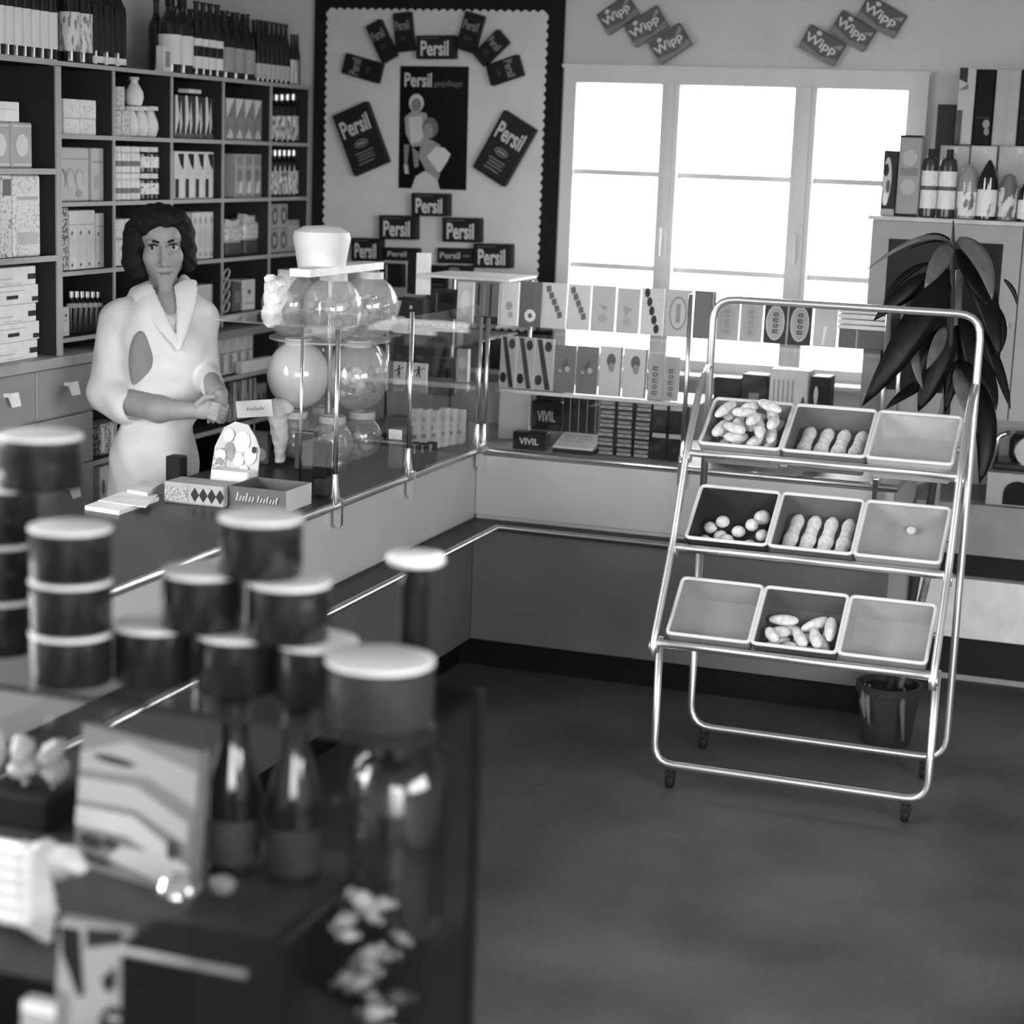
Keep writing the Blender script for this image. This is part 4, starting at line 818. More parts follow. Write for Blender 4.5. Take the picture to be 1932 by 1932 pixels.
# packs behind the rack on the counter
for (x0, x1, y0, g, sh, lb) in ((342, 480, 470, .03, [('r', .1, .3, .9, .4, .06)], 'plain dark carton on the counter behind the tray rack'), (484, 618, 455, .05, [('r', .1, .45, .9, .62, .3), ('r', .3, .7, .7, .8, .2)], 'dark carton with a pale stripe on the counter behind the rack'), (625, 832, 430, .62, [('r', .1+.12*i, .1, .14+.12*i, .9, .35) for i in range(5)]+[('e', .88, .65, .05, .09, .1)], 'white striped carton on the counter behind the rack'), (838, 938, 465, .03, [('e', .3, .8, .12, .1, .5), ('e', .3, .5, .12, .1, .4)], 'small black carton with pale spots behind the rack')):
    (a, t), (c, b_) = k8(x0, y0), k8(x1, 580); pxbox(a, c, t, b_, 6.35, .79, G(g, .5), sh, 'sweets_carton', lb, 'carton', dep=.10)
PLATE = [(0, 0), (.06, 0), (.115, .02), (.12, .028), (.11, .026), (.06, .008), (0, .008)]
p = ony(1606, 760, 6.55); spawn([(None, MB().lathe(PLATE, G(.75, .3), 20).mesh('plate'))], 'plate', 'white plate on the counter beside the black carton behind the rack', 'plate', None, (p[0], 6.60, .7905), (.62, .62, .8))
# ------------------------------------------------------------------ things inside the corner showcase on the long counter
kA = lambda x, y: (640+x/5.368, 520+y/5.368)
def cor(x0, x1, y0, Yp, zb, g, sh, lb, name, cat, dep=.05, group=None):
    (a, t), (c, b_) = kA(x0, y0), kA(x1, y0+50); return pxbox(a, c, t, b_, Yp, zb, G(g, .5, 0, .1), sh, name, lb, cat, group, dep)
FIG = [('e', .5, .82, .09, .05, .05), ('p', [(.45, .8), (.55, .8), (.6, .5), (.4, .5)], .05), ('p', [(.42, .72), (.1, .6), (.12, .56), (.45, .66)], .05), ('p', [(.58, .72), (.9, .82), (.9, .78), (.55, .66)], .05), ('p', [(.42, .52), (.3, .35), (.38, .34), (.5, .5)], .05), ('p', [(.58, .52), (.62, .3), (.54, .3), (.5, .5)], .05)]
cor(548, 668, 875, 6.08, 1.0035, .74, FIG, 'white card with a black dancing figure, nearer the candy stand', 'picture_card', 'card', .012)
cor(728, 888, 890, 6.14, 1.0035, .74, FIG, 'white card with a black dancing figure, nearer the corner posts', 'picture_card', 'card', .012)
cor(905, 1185, 845, 6.35, 1.0035, .02, [('r', .1, .1, .3, .9, .06)], 'black carton on the glass shelf behind the dancing-figure cards', 'dark_carton', 'carton', .07)
cor(1192, 1305, 750, 6.28, 1.0035, .5, [('e', .5, .6, .3, .2, .7)], 'pale packet by the corner posts behind the dancing-figure cards', 'pale_packet', 'packet', .03)
cor(750, 890, 690, 6.45, 1.1635, .3, [('r', .1, .3, .9, .6, .2)], 'low grey box on the upper glass shelf of the corner showcase', 'low_box', 'box', .07)
cor(940, 1190, 700, 6.50, 1.1635, .08, [('r', .3, .3, .5, .7, .3)], 'low dark box on the upper glass shelf of the corner showcase', 'low_box', 'box', .07)
for i, (x0, x1) in enumerate(((700, 800), (805, 900), (905, 1000), (1005, 1085), (1090, 1165), (1170, 1250))): cor(x0, x1, 1350+(i % 3)*10, 5.98+.05*i, .79, .62, [('r', .1, .3, .9, .4, .3), ('r', .2, .7, .8, .8, .45), ('e', .4, .55, .15, .05, .2)], 'white pack in the row on the counter inside the corner showcase', 'white_pack', 'pack', .04, 'white packs in the corner showcase')
for i, (x0, x1) in enumerate(((735, 800), (815, 880), (890, 975))): cor(x0, x1, 1690+10*(i % 2), 5.72+.06*i, .79, .03, [('r', .3, .5, .6, .9, .3)], 'small dark tube in front of the white packs in the corner showcase', 'dark_tube', 'tube', .02, 'small dark tubes')
cor(500, 640, 1560, 5.62, .79, .12, [('r', 0, .75, 1, 1, .7)], 'dark box with a white lid edge beside the candy stand', 'lidded_box', 'box', .09)
# on the top panes at the corner
MB().box((-2.56, 6.25, 1.207), (-2.227, 6.60, 1.2125), GLASS(.85, .15)).build('corner_shelf', sb)
cor(868, 1200, 150, 6.42, 1.213, .07, [('r', .1, .35, .25, .6, .3), ('r', .45, .55, .9, .9, .03), ('r', .35, .2, .38, .9, .25)], 'dark printed carton on the glass shelf over the counter corner', 'dark_carton', 'carton', .1)
cor(535, 860, 240, 6.30, 1.213, .06, [('p', [(.05, .9), (.3, .9), (.2, .2)], .5), ('e', .6, .6, .05, .1, .6)], 'dark shiny box on the glass shelf between candy stand and printed carton', 'dark_box', 'box', .1)
a = ony(*kA(665, 180), 6.36); zt = 1.213+.09
st = thing('folded_card', (a[0]+.03, 6.34, 1.30), 'folded white and dark card standing up on the dark shiny box', 'card')
q0, q1, q2 = ony(766, 550, 6.40), ony(784, 556, 6.36), ony(812, 552, 6.40); hc = .145; z0 = ony(784, 556, 6.36)[2]
MB().prism([(q0[0], 6.41, z0), (q1[0], 6.36, z0), (q1[0]+.003, 6.363, z0), (q0[0]+.003, 6.413, z0)], (0, 0, hc), G(.05)).build('dark_face', st)
MB().prism([(q1[0], 6.36, z0), (q2[0], 6.40, z0), (q2[0]-.002, 6.403, z0), (q1[0], 6.363, z0)], (0, 0, hc+.005), G(.82)).build('white_face', st)
# ================================================================== CANDY STAND (turning stand of clear globes with a white cap)
CC = onx(622, 640, -2.60); CX_, CY_ = CC[0], CC[1]
def zat(y, dx=0): return onx(622, y, CX_)[2]
cs = thing('candy_stand', (CX_, CY_, .7905), 'turning candy stand of clear globes under a puffed white cap', 'candy stand')
print('STAND', CX_, CY_, zat(425), zat(505), zat(577), zat(700), zat(815))
MB().lathe([(0, 0), (.12, 0), (.12, .012), (.03, .02), (.012, .03), (.012, zat(500)-.79), (0, zat(500)-.79)], STEEL, 14, (CX_, CY_, .7905)).build('pole', cs)
capc = onx(607, 470, CX_+.02); zc0, zc1 = zat(507), zat(423)
mb = MB(); hh = zc1-zc0; mb.lathe([(0, 0), (.072, 0), (.075, .02*hh), (.088, .55*hh), (.093, .72*hh), (.088, .86*hh), (.06, .97*hh), (0, hh)], G(.85, .55, 0, .04, 20), 20, (capc[0], capc[1], zc0)); mb.build('white_cap', cs)
e0, e1 = onx(566, 515, CX_+.06), onx(706, 500, CX_+.06); dd = unit(e1-e0)
MB().obox((e0+e1)/2, (dd, unit(np.cross(dd, I3[2])), unit(np.cross(unit(np.cross(dd, I3[2])), dd))), (np.linalg.norm(e1-e0)/2, .035, .012), G(.8, .5)).build('cap_brim', cs)
PLAS = FILM(.9, .27, .16, .10, 'clear_plastic'); CND = [G(.8, .35), G(.45, .3), G(.12, .25), G(.7, .2, .9)]
tiers = [(577, .105, 4, .5, .128), (702, .110, 4, -.40, .135), (822, .074, 4, .55, .112)]
for ti, (yy, gr, n_, ph, ring) in enumerate(tiers):
    zz = zat(yy)
    for k in range(n_):
        a = ph+2*math.pi*k/n_; c = np.array([CX_+ring*math.cos(a), CY_+ring*math.sin(a), zz])
        g_ = MB().ell(c, I3, (gr*.93, gr*.93, gr), FILM(.9, .7, .14, .12, 'milky_plastic') if (ti, k) == (1, 3) else PLAS, 18, 12).build('globe', cs)
        mb = MB()
        for q in range(34):
            d = rng.normal(size=3); d = d/np.linalg.norm(d)*gr*.72*rng.random()**.4; d[2] = -abs(d[2])*.95+.35*gr*rng.random()
            ax = unit(rng.normal(size=3)); bx = unit(np.cross(ax, rng.normal(size=3))); mb.ell(c+d, (ax, bx, np.cross(ax, bx)), (.026, .016, .014), CND[(0, 0, 1, 0, 3, 2)[q % 6] if ti < 2 else (2, 3, 1, 2, 0, 3)[q % 6]], 6, 4)
        mb.build('wrapped_sweets', g_, kind='stuff')
        MB().lathe([(.03, -.01), (.045, -.01), (.045, .012), (.03, .012)], G(.65, .4), 12, c+[0, 0, gr*.97]).build('globe_collar', g_)
MB().lathe([(0, 0), (.2, 0), (.2, .006), (0, .006)], FILM(.8, .5, .2, .1, 'plastic_disc'), 20, (CX_, CY_, zat(640))).build('tier_disc', cs)
# crumpled cellophane tuft beside the cap
s = SDF(onx(485, 640, CX_)-[.03, .03, .02], onx(585, 500, CX_)+[.06, .10, .06], .010); p = onx(535, 560, CX_+.0)
s.cone(onx(512, 600, CX_), onx(520, 545, CX_), .03, .035, .02); s.cone(onx(520, 545, CX_), onx(548, 520, CX_), .03, .02, .02); s.cone(onx(520, 545, CX_), onx(507, 520, CX_), .025, .012, .015)
s.wave(.009, lambda X, Y, Z: np.abs(np.sin(X*75+Z*50))-np.abs(np.sin(Z*85-Y*60+1))); s.build('paper_tuft', G(.78, .6), None, flat=True, label='crumpled white paper bag against the candy stand, beside the cap', cat='paper bag')
# ================================================================== ON THE LONG COUNTER NEAR THE SALESWOMAN
def cb_box(pl, pr_, ytop, dep, mat, name, label, cat, shapes=(), open_top=False, side=None, z=.79, group=None, pname='print'):
    """box on the counter from its front bottom corners (pixels); front faces -Y, side faces +X"""
    a, c = onz(*pl, z), onz(*pr_, z); Yf = (a[1]+c[1])/2; h_ = max(.01, ony((pl[0]+pr_[0])/2, ytop, Yf)[2]-z); x0, x1 = a[0], c[0]; z += .0005
    r = thing(name, ((x0+x1)/2, Yf+dep/2, z), label, cat, group); t = .004; m = MB()
    if open_top:
        m.box((x0, Yf, z), (x1, Yf+t, z+h_), mat).box((x0, Yf+dep-t, z), (x1, Yf+dep, z+h_), mat).box((x0, Yf+t, z), (x0+t, Yf+dep-t, z+h_), mat).box((x1-t, Yf+t, z), (x1, Yf+dep-t, z+h_), mat).box((x0+t, Yf+t, z), (x1-t, Yf+dep-t, z+t), mat)
    else: m.bevbox((x0, Yf, z), (x1, Yf+dep, z+h_), mat, min(.004, h_*.2))
    m.build('carton', r)
    if shapes: m = MB(); draw(m, (x0, Yf, z), (x1-x0, 0, 0), (0, 0, h_), shapes); m.build(pname, r)
    if side: m = MB(); draw(m, (x1, Yf, z), (0, dep, 0), (0, 0, h_), side); m.build('side_panel', r)
    return r, (x0, x1, Yf, h_)
cb_box((430, 958), (540, 968), 922, .17, G(.09, .6), 'open_carton', 'open dark carton with a script line on its front, on the counter', 'carton', squig(.12, .46, .36, .75, 6, .42)+squig(.5, .88, .36, .68, 7, .42), True, [('r', 0, 0, 1, 1, .55)], pname='lettering')
r, (x0, x1, Yf, h_) = cb_box((306, 948), (425, 958), 914, .10, G(.34, .6), 'patterned_carton', 'low grey carton with dark diamonds on its front, on the counter', 'carton', [('p', [(.45+.14*i, .5), (.52+.14*i, .85), (.59+.14*i, .5), (.52+.14*i, .15)], .04) for i in range(4)]+[('r', .02, .1, .4, .8, PR(.4, .2, 150))])
# flower card display behind the low carton
a, c = onz(355, 940, .79), onz(470, 940, .79); Yf = a[1]+.14
fc = thing('flower_card', ((a[0]+c[0])/2, Yf, .7905), 'display carton with a tall back card of printed flowers', 'display')
zt = ony(415, 793, Yf+.04)[2]; zb = ony(415, 880, Yf)[2]
MB().bevbox((a[0]+.03, Yf-.06, .7905), (c[0], Yf, zb), G(.72, .6), .004).build('tray', fc)
P0 = np.array([a[0]-.01, Yf+.001, .795]); pl = [(0, 0), (1, 0), (1.0, .62), (.88, .8), (.7, .97), (.42, 1.0), (.2, .9), (.05, .62)]
W_, H_ = c[0]-a[0]+.005, zt-.795
MB().prism([P0+np.array([u*W_, v*.04, v*H_]) for u, v in pl], (0, .005, 0), G(.5, .6)).build('back_card', fc)
m = MB(); sh = [('p', [(.04, .3), (.3, .3), (.35, .62), (.08, .6)], PR(.5, .15, 120)), ('e', .62, .72, .17, .15, .74), ('e', .62, .72, .07, .06, .6), ('e', .82, .53, .13, .12, .68), ('e', .58, .46, .12, .10, .78), ('e', .33, .8, .12, .1, .55), ('e', .38, .62, .1, .08, .2), ('e', .42, .5, .08, .07, .25), ('e', .2, .5, .12, .09, .58), ('e', .2, .42, .08, .05, .22), ('e', .9, .62, .05, .05, .04), ('e', .72, .33, .1, .06, .6), ('e', .28, .3, .1, .06, .35)]
draw(m, P0-[0, .0012, 0], (W_, 0, 0), (0, .04, H_), sh, .0012); m.build('flower_print', fc)
cb_box((312, 926), (338, 929), 862, .05, G(.02, .4), 'cash_box', 'small black box on the counter against the white coat', 'box')
# papers
def sheet(px, z, g, name, label, cat, group=None, t=.003, pname=None):
    W = [onz(x, y, z) for x, y in px]; return MB().prism([(p[0], p[1], z) for p in W], (0, 0, t), G(g, .7)).build(name, None, label=label, cat=cat, group=group)
sheet([(160, 962), (225, 972), (300, 945), (225, 938)], .7905, .8, 'paper_sheet', 'loose stack of white wrapping paper on the counter edge', 'paper', None, .012)
sheet([(185, 945), (275, 958), (298, 934), (240, 925)], .8035, .76, 'paper_sheet', 'white sheet lying across the stack of wrapping paper', 'paper', None, .002)
sheet([(240, 930), (278, 936), (304, 918), (268, 912)], .8065, .7, 'paper_sheet', 'curled white bag paper beside the saleswoman’s skirt', 'paper', None, .01)
tg = thing('price_tag', onz(478, 900, .79), 'white price tag with a written line on a thin stem', 'tag')
p = ony(480, 771, ORG[tg.name][1]); MB().tube([ORG[tg.name], p-[0, 0, .03]], .003, G(.1)).build('stem', tg)
u = unit([1, .15, .12]); v = unit([-.12, 0, 1]); mb = MB(); mb.obox(p, (u, np.cross(v, u), v), (.058, .002, .026), G(.84)); mb.build('tag_card', tg)
mb = MB(); draw(mb, p-u*.058-v*.026-np.cross(u, -v)*.0-np.array([0, .0035, 0]), u*.116, v*.052, squig(.3, .8, .42, .62, 8, .3)); mb.build('lettering', tg)
# paper bag of sweets and dark carton by the glass end
s = SDF(onz(500, 880, .79)+[-.06, -.06, -.02], onz(560, 880, .79)+[.08, .08, .26], .009); b0 = onz(528, 880, .79)+[0, 0, .006]
s.cone(b0+[0, 0, .016], b0+[.0, 0, .09], .016, .026, .012); s.cone(b0+[0, 0, .10], b0+[-.012, 0, .15], .026, .030, .012); s.ell(b0+[-.004, 0, .185], (.050, .030, .030), k=.02)
s.wave(.004, lambda X, Y, Z: np.abs(np.sin(X*90+Z*50))-np.abs(np.sin(Z*95-Y*60+1))); s.build('sweet_bag', G(.62, .6), None, flat=True, label='pale pinched paper bag of sweets beside the open carton', cat='paper bag')
cb_box((554, 885), (592, 888), 815, .032, G(.10, .6), 'dark_carton', 'tall dark carton standing beside the pinched paper bag', 'carton', [('r', .02, .97, .98, .995, .4)])
cb_box((476, 874), (504, 877), 815, .03, G(.1, .6), 'dark_carton', 'dark wedge of carton with a pale spot behind the paper bag', 'carton', [('e', .6, .3, .3, .2, .35)])
cb_box((590, 900), (613, 903), 835, .05, G(.03, .5), 'black_box', 'small black box between the dark carton and the glass post', 'box')
cb_box((592, 935), (614, 938), 906, .03, G(.05, .5), 'black_box', 'low black box under the glass post', 'box')
# ================================================================== PASTRIES IN THE TRAYS
PAS = G(.62, .6, 0, .25, 60, .4); PAS2 = G(.74, .6, 0, .2, 60, .4)
def roll_mesh(key, L, r, bumps):
    if key in PROT: return PROT[key]
    s = SDF((-L/2-.02, -r*1.6-.01, -.01), (L/2+.02, r*1.6+.01, r*2.2), .004)
    for i in range(bumps):
        rl_ = L/2 if bumps == 1 else L/bumps*.8; t = (i/(bumps-1)-.5)*(L-2*rl_) if bumps > 1 else 0; s.ell((t, 0, r*.8), (rl_, r*(1.0+.12*math.sin(i*2.1)), r*.85), k=.006)
    PROT[key] = [(None, s.mesh('pastry', PAS, (0, 0, 0)))]; return PROT[key]
def frame(ux, us, un): return Matrix(((ux[0], us[0], un[0]), (ux[1], us[1], un[1]), (ux[2], us[2], un[2])))
HEAP = {}
def drop(T, L, r, vlo, vhi, tries=60):
    """where a biscuit comes to rest in tray T: lowest of several throws, above what already lies there"""
    ti, k, c, ux, us, un, w_, d_ = T; H_ = HEAP.setdefault((ti, k), []); best = None
    for _ in range(tries):
        a = random.uniform(0, math.pi); hx, hy = abs(math.cos(a))*(L/2-r)+r, abs(math.sin(a))*(L/2-r)+r
        x, y = random.uniform(-w_/2+hx, w_/2-hx), random.uniform(max(vlo*d_/2, -d_/2+hy), min(vhi*d_/2, d_/2-hy)); e = np.array([math.cos(a), math.sin(a)])*(L/2-r); P = np.array([x, y]); z = 0.
        for (Q, f, rq, zq) in H_:
            d = min(np.linalg.norm(P+e*s_-Q-f*t_) for s_ in np.linspace(-1, 1, 7) for t_ in np.linspace(-1, 1, 7)); R_ = (r+rq)*1.08
            if d < R_: z = max(z, zq+math.sqrt(R_*R_-d*d)*.82)
        if best is None or z < best[0]: best = (z, P, e, a)
    z, P, e, a = best; H_.append((P, e, r, z)); return P[0]/(w_/2), P[1]/(d_/2), a, z+.001
def lay(key, L, r, nb, T, u, v, ang, label, group, name='pastry', lift=.001):
    ti, k, c, ux, us, un, w_, d_ = T; P = roll_mesh(key, L, r, nb); o = spawn(P, name, label, 'pastry', group, c+ux*u*w_/2+us*v*d_/2+un*lift)
    M = frame(ux, us, un)@Matrix.Rotation(ang, 3, 'Z'); o.rotation_euler = M.to_euler(); return o
for T in TRAYS:
    ti, k = T[0], T[1]
    if (ti, k) in ((2, 1), (1, 1)):
        for i in range(4): lay('stick', .165, .0205, 4, T, -.74+.493*i, 0, 1.5+random.uniform(-.03, .03), 'long knobbly pastry stick lying in the middle tray of the %s tier' % ('', 'second', 'top')[ti], 'pastry sticks, %s tier' % ('', 'second', 'top')[ti], 'pastry_stick')
    if (ti, k) == (2, 0):
        for i in range(34): u_, v_, a_, z_ = drop(T, .06+.014*(i % 3), .0165, -1, .8); lay('curl%d' % (i % 3), .06+.014*(i % 3), .0155, 2+i % 2, T, u_, v_, a_, 'small knobbly biscuit heaped in the top tier end tray', 'heaped biscuits, top tier', 'biscuit', z_)
    if (ti, k) == (1, 0):
        for i in range(9): u_, v_, a_, z_ = drop(T, .044, .021, -1, .1); lay('bun', .042, .0195, 1, T, u_, v_, a_, 'small round biscuit at the front of the second tier end tray', 'round biscuits, second tier', 'biscuit', z_)
        u_, v_, a_, z_ = drop(T, .052, .024, .3, .6); lay('bun2', .05, .022, 2, T, u_, v_, a_, 'larger biscuit alone behind the row of round biscuits', None, 'biscuit', z_)
    if (ti, k) == (1, 2): lay('crumb', .03, .012, 2, T, .1, .75, .3, 'single leftover biscuit in an empty second tier tray', None, 'biscuit')
    if (ti, k) == (0, 1):
        for i in range(14): u_, v_, a_, z_ = drop(T, .06+.014*(i % 3), .0165, -1, .2); lay('curl%d' % (i % 3), .06+.014*(i % 3), .0155, 2+i % 2, T, u_, v_, a_, 'small biscuit scattered in the middle tray of the bottom tier', 'scattered biscuits, bottom tier', 'biscuit', z_)
# ================================================================== CABINET BESIDE THE WINDOW
kc = lambda x, y: (1620+x/4.83, 100+y/4.83)
YC = 6.64
wc = thing('wall_cabinet', (-.3, 6.9, .97), 'grey wall cabinet with dark glass doors carrying bottles beside the window', 'cabinet')
CG = G(.30, .55, 0, .05)
MB().box((-1.0, YC+.02, .97), (.55, YW-.04, 1.632), CG).build('carcass', wc); MB().box((-.88, YW-.04, 1.45), (.5, YW-.001, 1.6), CG).build('hanging_rail', wc)
MB().box((-1.015, YC-.01, 1.632), (.56, YW-.037, 1.645), G(.5, .5)).build('top_board', wc)
for xa, xb in ((-1.0, -.495), (-.49, .03), (.035, .55)):
    d = MB().box((xa, YC, .975), (xa+.06, YC+.02, 1.63), CG).box((xb-.06, YC, .975), (xb, YC+.02, 1.63), CG).box((xa+.06, YC, 1.57), (xb-.06, YC+.02, 1.63), CG).box((xa+.06, YC, .975), (xb-.06, YC+.02, 1.05), CG).build('door', wc)
    MB().box((xa+.06, YC+.006, 1.05), (xb-.06, YC+.012, 1.57), G(.02, .12)).build('pane', d)
    MB().ell((xb-.03, YC-.01, 1.3), I3, (.01, .012, .01), G(.7, .3)).build('knob', d)
bc = thing('base_cabinet', (0, 6.9, 0), 'low shelf unit with a pale front panel beside the window counter', 'cabinet')
MB().box((-.79, 6.74, .475), (.6, YW-.002, .655), G(.26, .6)).build('apron', bc)
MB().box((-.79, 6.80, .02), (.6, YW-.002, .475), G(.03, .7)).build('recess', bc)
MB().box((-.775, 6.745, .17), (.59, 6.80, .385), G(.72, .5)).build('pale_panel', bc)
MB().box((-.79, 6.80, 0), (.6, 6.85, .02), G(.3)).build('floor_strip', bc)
ZTB = 1.6455
def cbt(prof, key, mat, ex, x0, x1, yt, Yp, name, label, group=None, h=None):
    (a, t), (c, _) = kc(x0, yt), kc(x1, yt); A, C = ony(a, t, Yp), ony(c, t, Yp); w_ = C[0]-A[0]
    spawn(P_turned(key, prof, mat, ex, 16), name, label, 'bottle', group, ((A[0]+C[0])/2, Yp+w_/2, ZTB), (w_, w_, h or (A[2]-ZTB)), rz=3.6)
def cbx(x0, x1, yt, Yp, g, sh, name, label, dep=.06, zb=ZTB, cat='carton', group=None):
    (a, t), (c, _) = kc(x0, yt), kc(x1, yt); m = g if not isinstance(g, (int, float)) else G(g, .5, 0, .08); return pxbox(a, c, t, t+100, Yp, zb, m, sh, name, label, cat, group, dep)
YB = 6.72
cbx(215, 345, 890, YB, .05, [('e', .35, .55, .32, .35, .5), ('e', .3, .25, .2, .1, .75), ('e', .25, .7, .2, .1, .05), ('e', .45, .45, .15, .1, .1), ('r', 0, 0, 1, .1, .35)], 'flowered_carton', 'dark flowered carton at the window end of the cabinet top')
cbx(360, 572, 750, YB+.01, .30, [('e', .5, .72, .33, .1, .42), ('e', .5, .36, .33, .1, .42), ('r', .1, .5, .9, .6, .2), ('r', 0, .97, 1, 1, .04), ('r', 0, 0, 1, .03, .03)], 'tall_carton', 'tall grey carton with two pale rounds and a dark band on the cabinet')
LB2 = [('label', sleeve(.13, .68), G(.72, .5)), ('label_spot', [(.509, .40), (.509, .46)], G(.1)), ('cap', [(.22, .88), (.22, 1), (0, 1)], CAPM)]
SQB = [(0, 0), (.48, 0), (.5, .02), (.5, .74), (.44, .84), (.2, .89), (.2, 1), (0, 1)]
for x0, x1, yt in ((584, 738, 870), (743, 908, 875)): cbt(SQB, 'juice', G(.04, .15), LB2, x0, x1, yt, YB, 'juice_bottle', 'dark square-shouldered bottle with a banded white label on the cabinet', 'banded-label bottles on the cabinet')
ONI = [(0, 0), (.47, 0), (.5, .02), (.5, .55), (.47, .7), (.3, .85), (.1, .97), (0, 1)]
LB3 = [('label', sleeve(.06, .5), PR(.72, .15, 3.2, .6))]
cbt([(0, 0), (.47, 0), (.5, .02), (.5, .62), (.47, .78), (.36, .9), (.15, .99), (0, 1)], 'domed', G(.28, .2), LB3, 912, 1095, 1010, YB, 'domed_bottle', 'grey domed bottle with a white picture label on the cabinet')
cbt(ONI, 'pointed', BLACKG, LB3, 1098, 1285, 965, YB, 'pointed_bottle', 'black pointed bottle with a white picture label on the cabinet')
cbt([(0, 0), (.47, 0), (.5, .02), (.5, .6), (.42, .78), (.3, .95), (0, 1)], 'squat', G(.15, .25), [('label', sleeve(.08, .7), PR(.6, .1, 3., .5))], 1285, 1460, 1095, YB, 'squat_bottle', 'squat bottle with a dark and white label on the cabinet')
cbt(ONI, 'pointed', BLACKG, LB3, 1462, 1640, 1140, YB, 'pointed_bottle', 'low black bottle next to the squat one on the cabinet')
for i, (x0, x1, yt, g) in enumerate(((725, 1000, 845, .42), (1003, 1250, 848, .50), (1255, 1640, 850, .42))): cbx(x0, x1, yt, 6.86, g, [('r', .45, .9, .6, .98, .6), ('r', .02, .02, .98, .05, .3)], 'grey_carton', ('grey carton behind the banded bottles', 'paler carton behind the domed bottle', 'wide grey carton behind the pointed bottle')[i]+' on the cabinet', .2)
zc_ = ony(*kc(1100, 848), 6.86)[2]+.0035
cbx(700, 900, 470, 7.065, .06, [('r', .05, .05, .95, .6, .05)], 'dark_carton', 'dark upright carton against the wall behind the stacked cartons', .09)
cbx(905, 1060, 135, 6.92, .5, [('p', [(0, .85), (.5, .8), (.5, 1), (0, 1)], .06), ('p', [(.0, .7), (.55, .8), (.6, .72)], .2), ('r', .02, .0, .35, .45, .08)], 'striped_carton', 'pale carton with a folded dark corner, on the grey cartons', .1, zc_)
cbx(1065, 1235, 150, 6.92, .012, [('r', .1, .35, .9, .38, .06), ('e', .7, .28, .2, .06, .3), ('e', .75, .18, .15, .05, .25)], 'striped_carton', 'black upright carton between two pale ones on the grey cartons', .1, zc_)
cbx(1240, 1470, 145, 6.92, .42, [('r', .5, 0, .53, 1, .36)], 'striped_carton', 'plain grey upright carton beside the black one on the grey cartons', .1, zc_)
cbx(1475, 1660, 145, 6.92, .02, [('r', .1, .35, .9, .38, .06)], 'striped_carton', 'black upright carton beyond the plain grey upright one', .1, zc_)
# machine on the base cabinet
k5 = lambda x, y: (1600+x/3.331, 380+y/3.331)
bx_ = thing('grey_crate', (-.25, 6.9, .655), 'grey box with a dark arched opening on the low shelf unit', 'box')
a = ony(*k5(880, 1700), 6.78); zt = a[2]
MB().box((a[0], 6.78, .6555), (.25, 7.05, zt), G(.34, .6)).build('body', bx_)
c = ony(*k5(1060, 1900), 6.775); w_ = .05
MB().prism([(c[0]-w_, 6.779, .66), (c[0]+w_, 6.779, .66)]+[(c[0]+w_*math.cos(t), 6.779, .70+.045*math.sin(t)) for t in np.linspace(0, math.pi, 9)], (0, -.002, 0), G(.015)).build('opening', bx_)
sc = thing('slicing_machine', (-.3, 6.9, zt), 'black and chrome slicing machine standing on the grey box', 'machine')
p = ony(*k5(1040, 1590), 6.84); MB().bevbox((p[0]-.07, 6.84, zt+.001), (.2, 7.0, zt+.03), G(.02, .25), .008).build('base', sc)
MB().bevbox((p[0]-.02, 6.86, zt+.03), (.18, 6.98, zt+.13), G(.015, .2), .02).build('housing', sc)
MB().lathe([(0, -.012), (.055, -.012), (.06, 0), (.055, .012), (0, .012)], CHROME, 18, (p[0]+.06, 6.845, zt+.075), axes=(I3[0], I3[2], I3[1])).build('blade', sc)
MB().tube([(p[0]-.06, 6.86, zt+.02), (p[0]-.06, 6.86, zt+.12), (p[0]-.02, 6.87, zt+.135)], .007, CHROME, 8, .02).build('handle', sc)
MB().ell((p[0]-.06, 6.86, zt+.015), I3, (.014, .014, .014), CHROME).build('knob', sc)
# ================================================================== POTTED PLANT BEHIND THE RACK
pb = np.array([-.735, 5.93, 0]); pp = thing('potted_plant', pb, 'tall potted plant with long drooping dark leaves behind the tray rack', 'plant')
MB().lathe([(0, 0), (.075, 0), (.08, .008), (.098, .17), (.106, .172), (.106, .195), (.096, .195), (.094, .175), (0, .172)], G(.05, .35), 20, pb).build('pot', pp)
MB().lathe([(0, .176), (.094, .176)], G(.03, .9, 0, .5, 60), 16, pb).build('soil', pp)
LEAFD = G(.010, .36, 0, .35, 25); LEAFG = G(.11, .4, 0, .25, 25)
def pl(x, y, Yp): q = k5(x, y); return ony(q[0], q[1], Yp)
st = [pb+[0, 0, .17], pb+[.05, .0, .45], pl(620, 1320, 5.95), pl(640, 900, 5.95), pl(655, 560, 5.95), pl(660, 240, 5.95), pl(662, 120, 5.95)]
MB().tube(st, [.013, .012, .011, .010, .009, .006, .002], G(.06, .5), 8).build('stem', pp)
MB().tube([pb+[.03, .03, .17], pb+[.10, .02, .6], pl(590, 1330, 6.0), pl(680, 900, 6.0), pl(700, 430, 6.0)], .012, G(.22, .5, 0, .3, 40), 8).build('cane', pp)
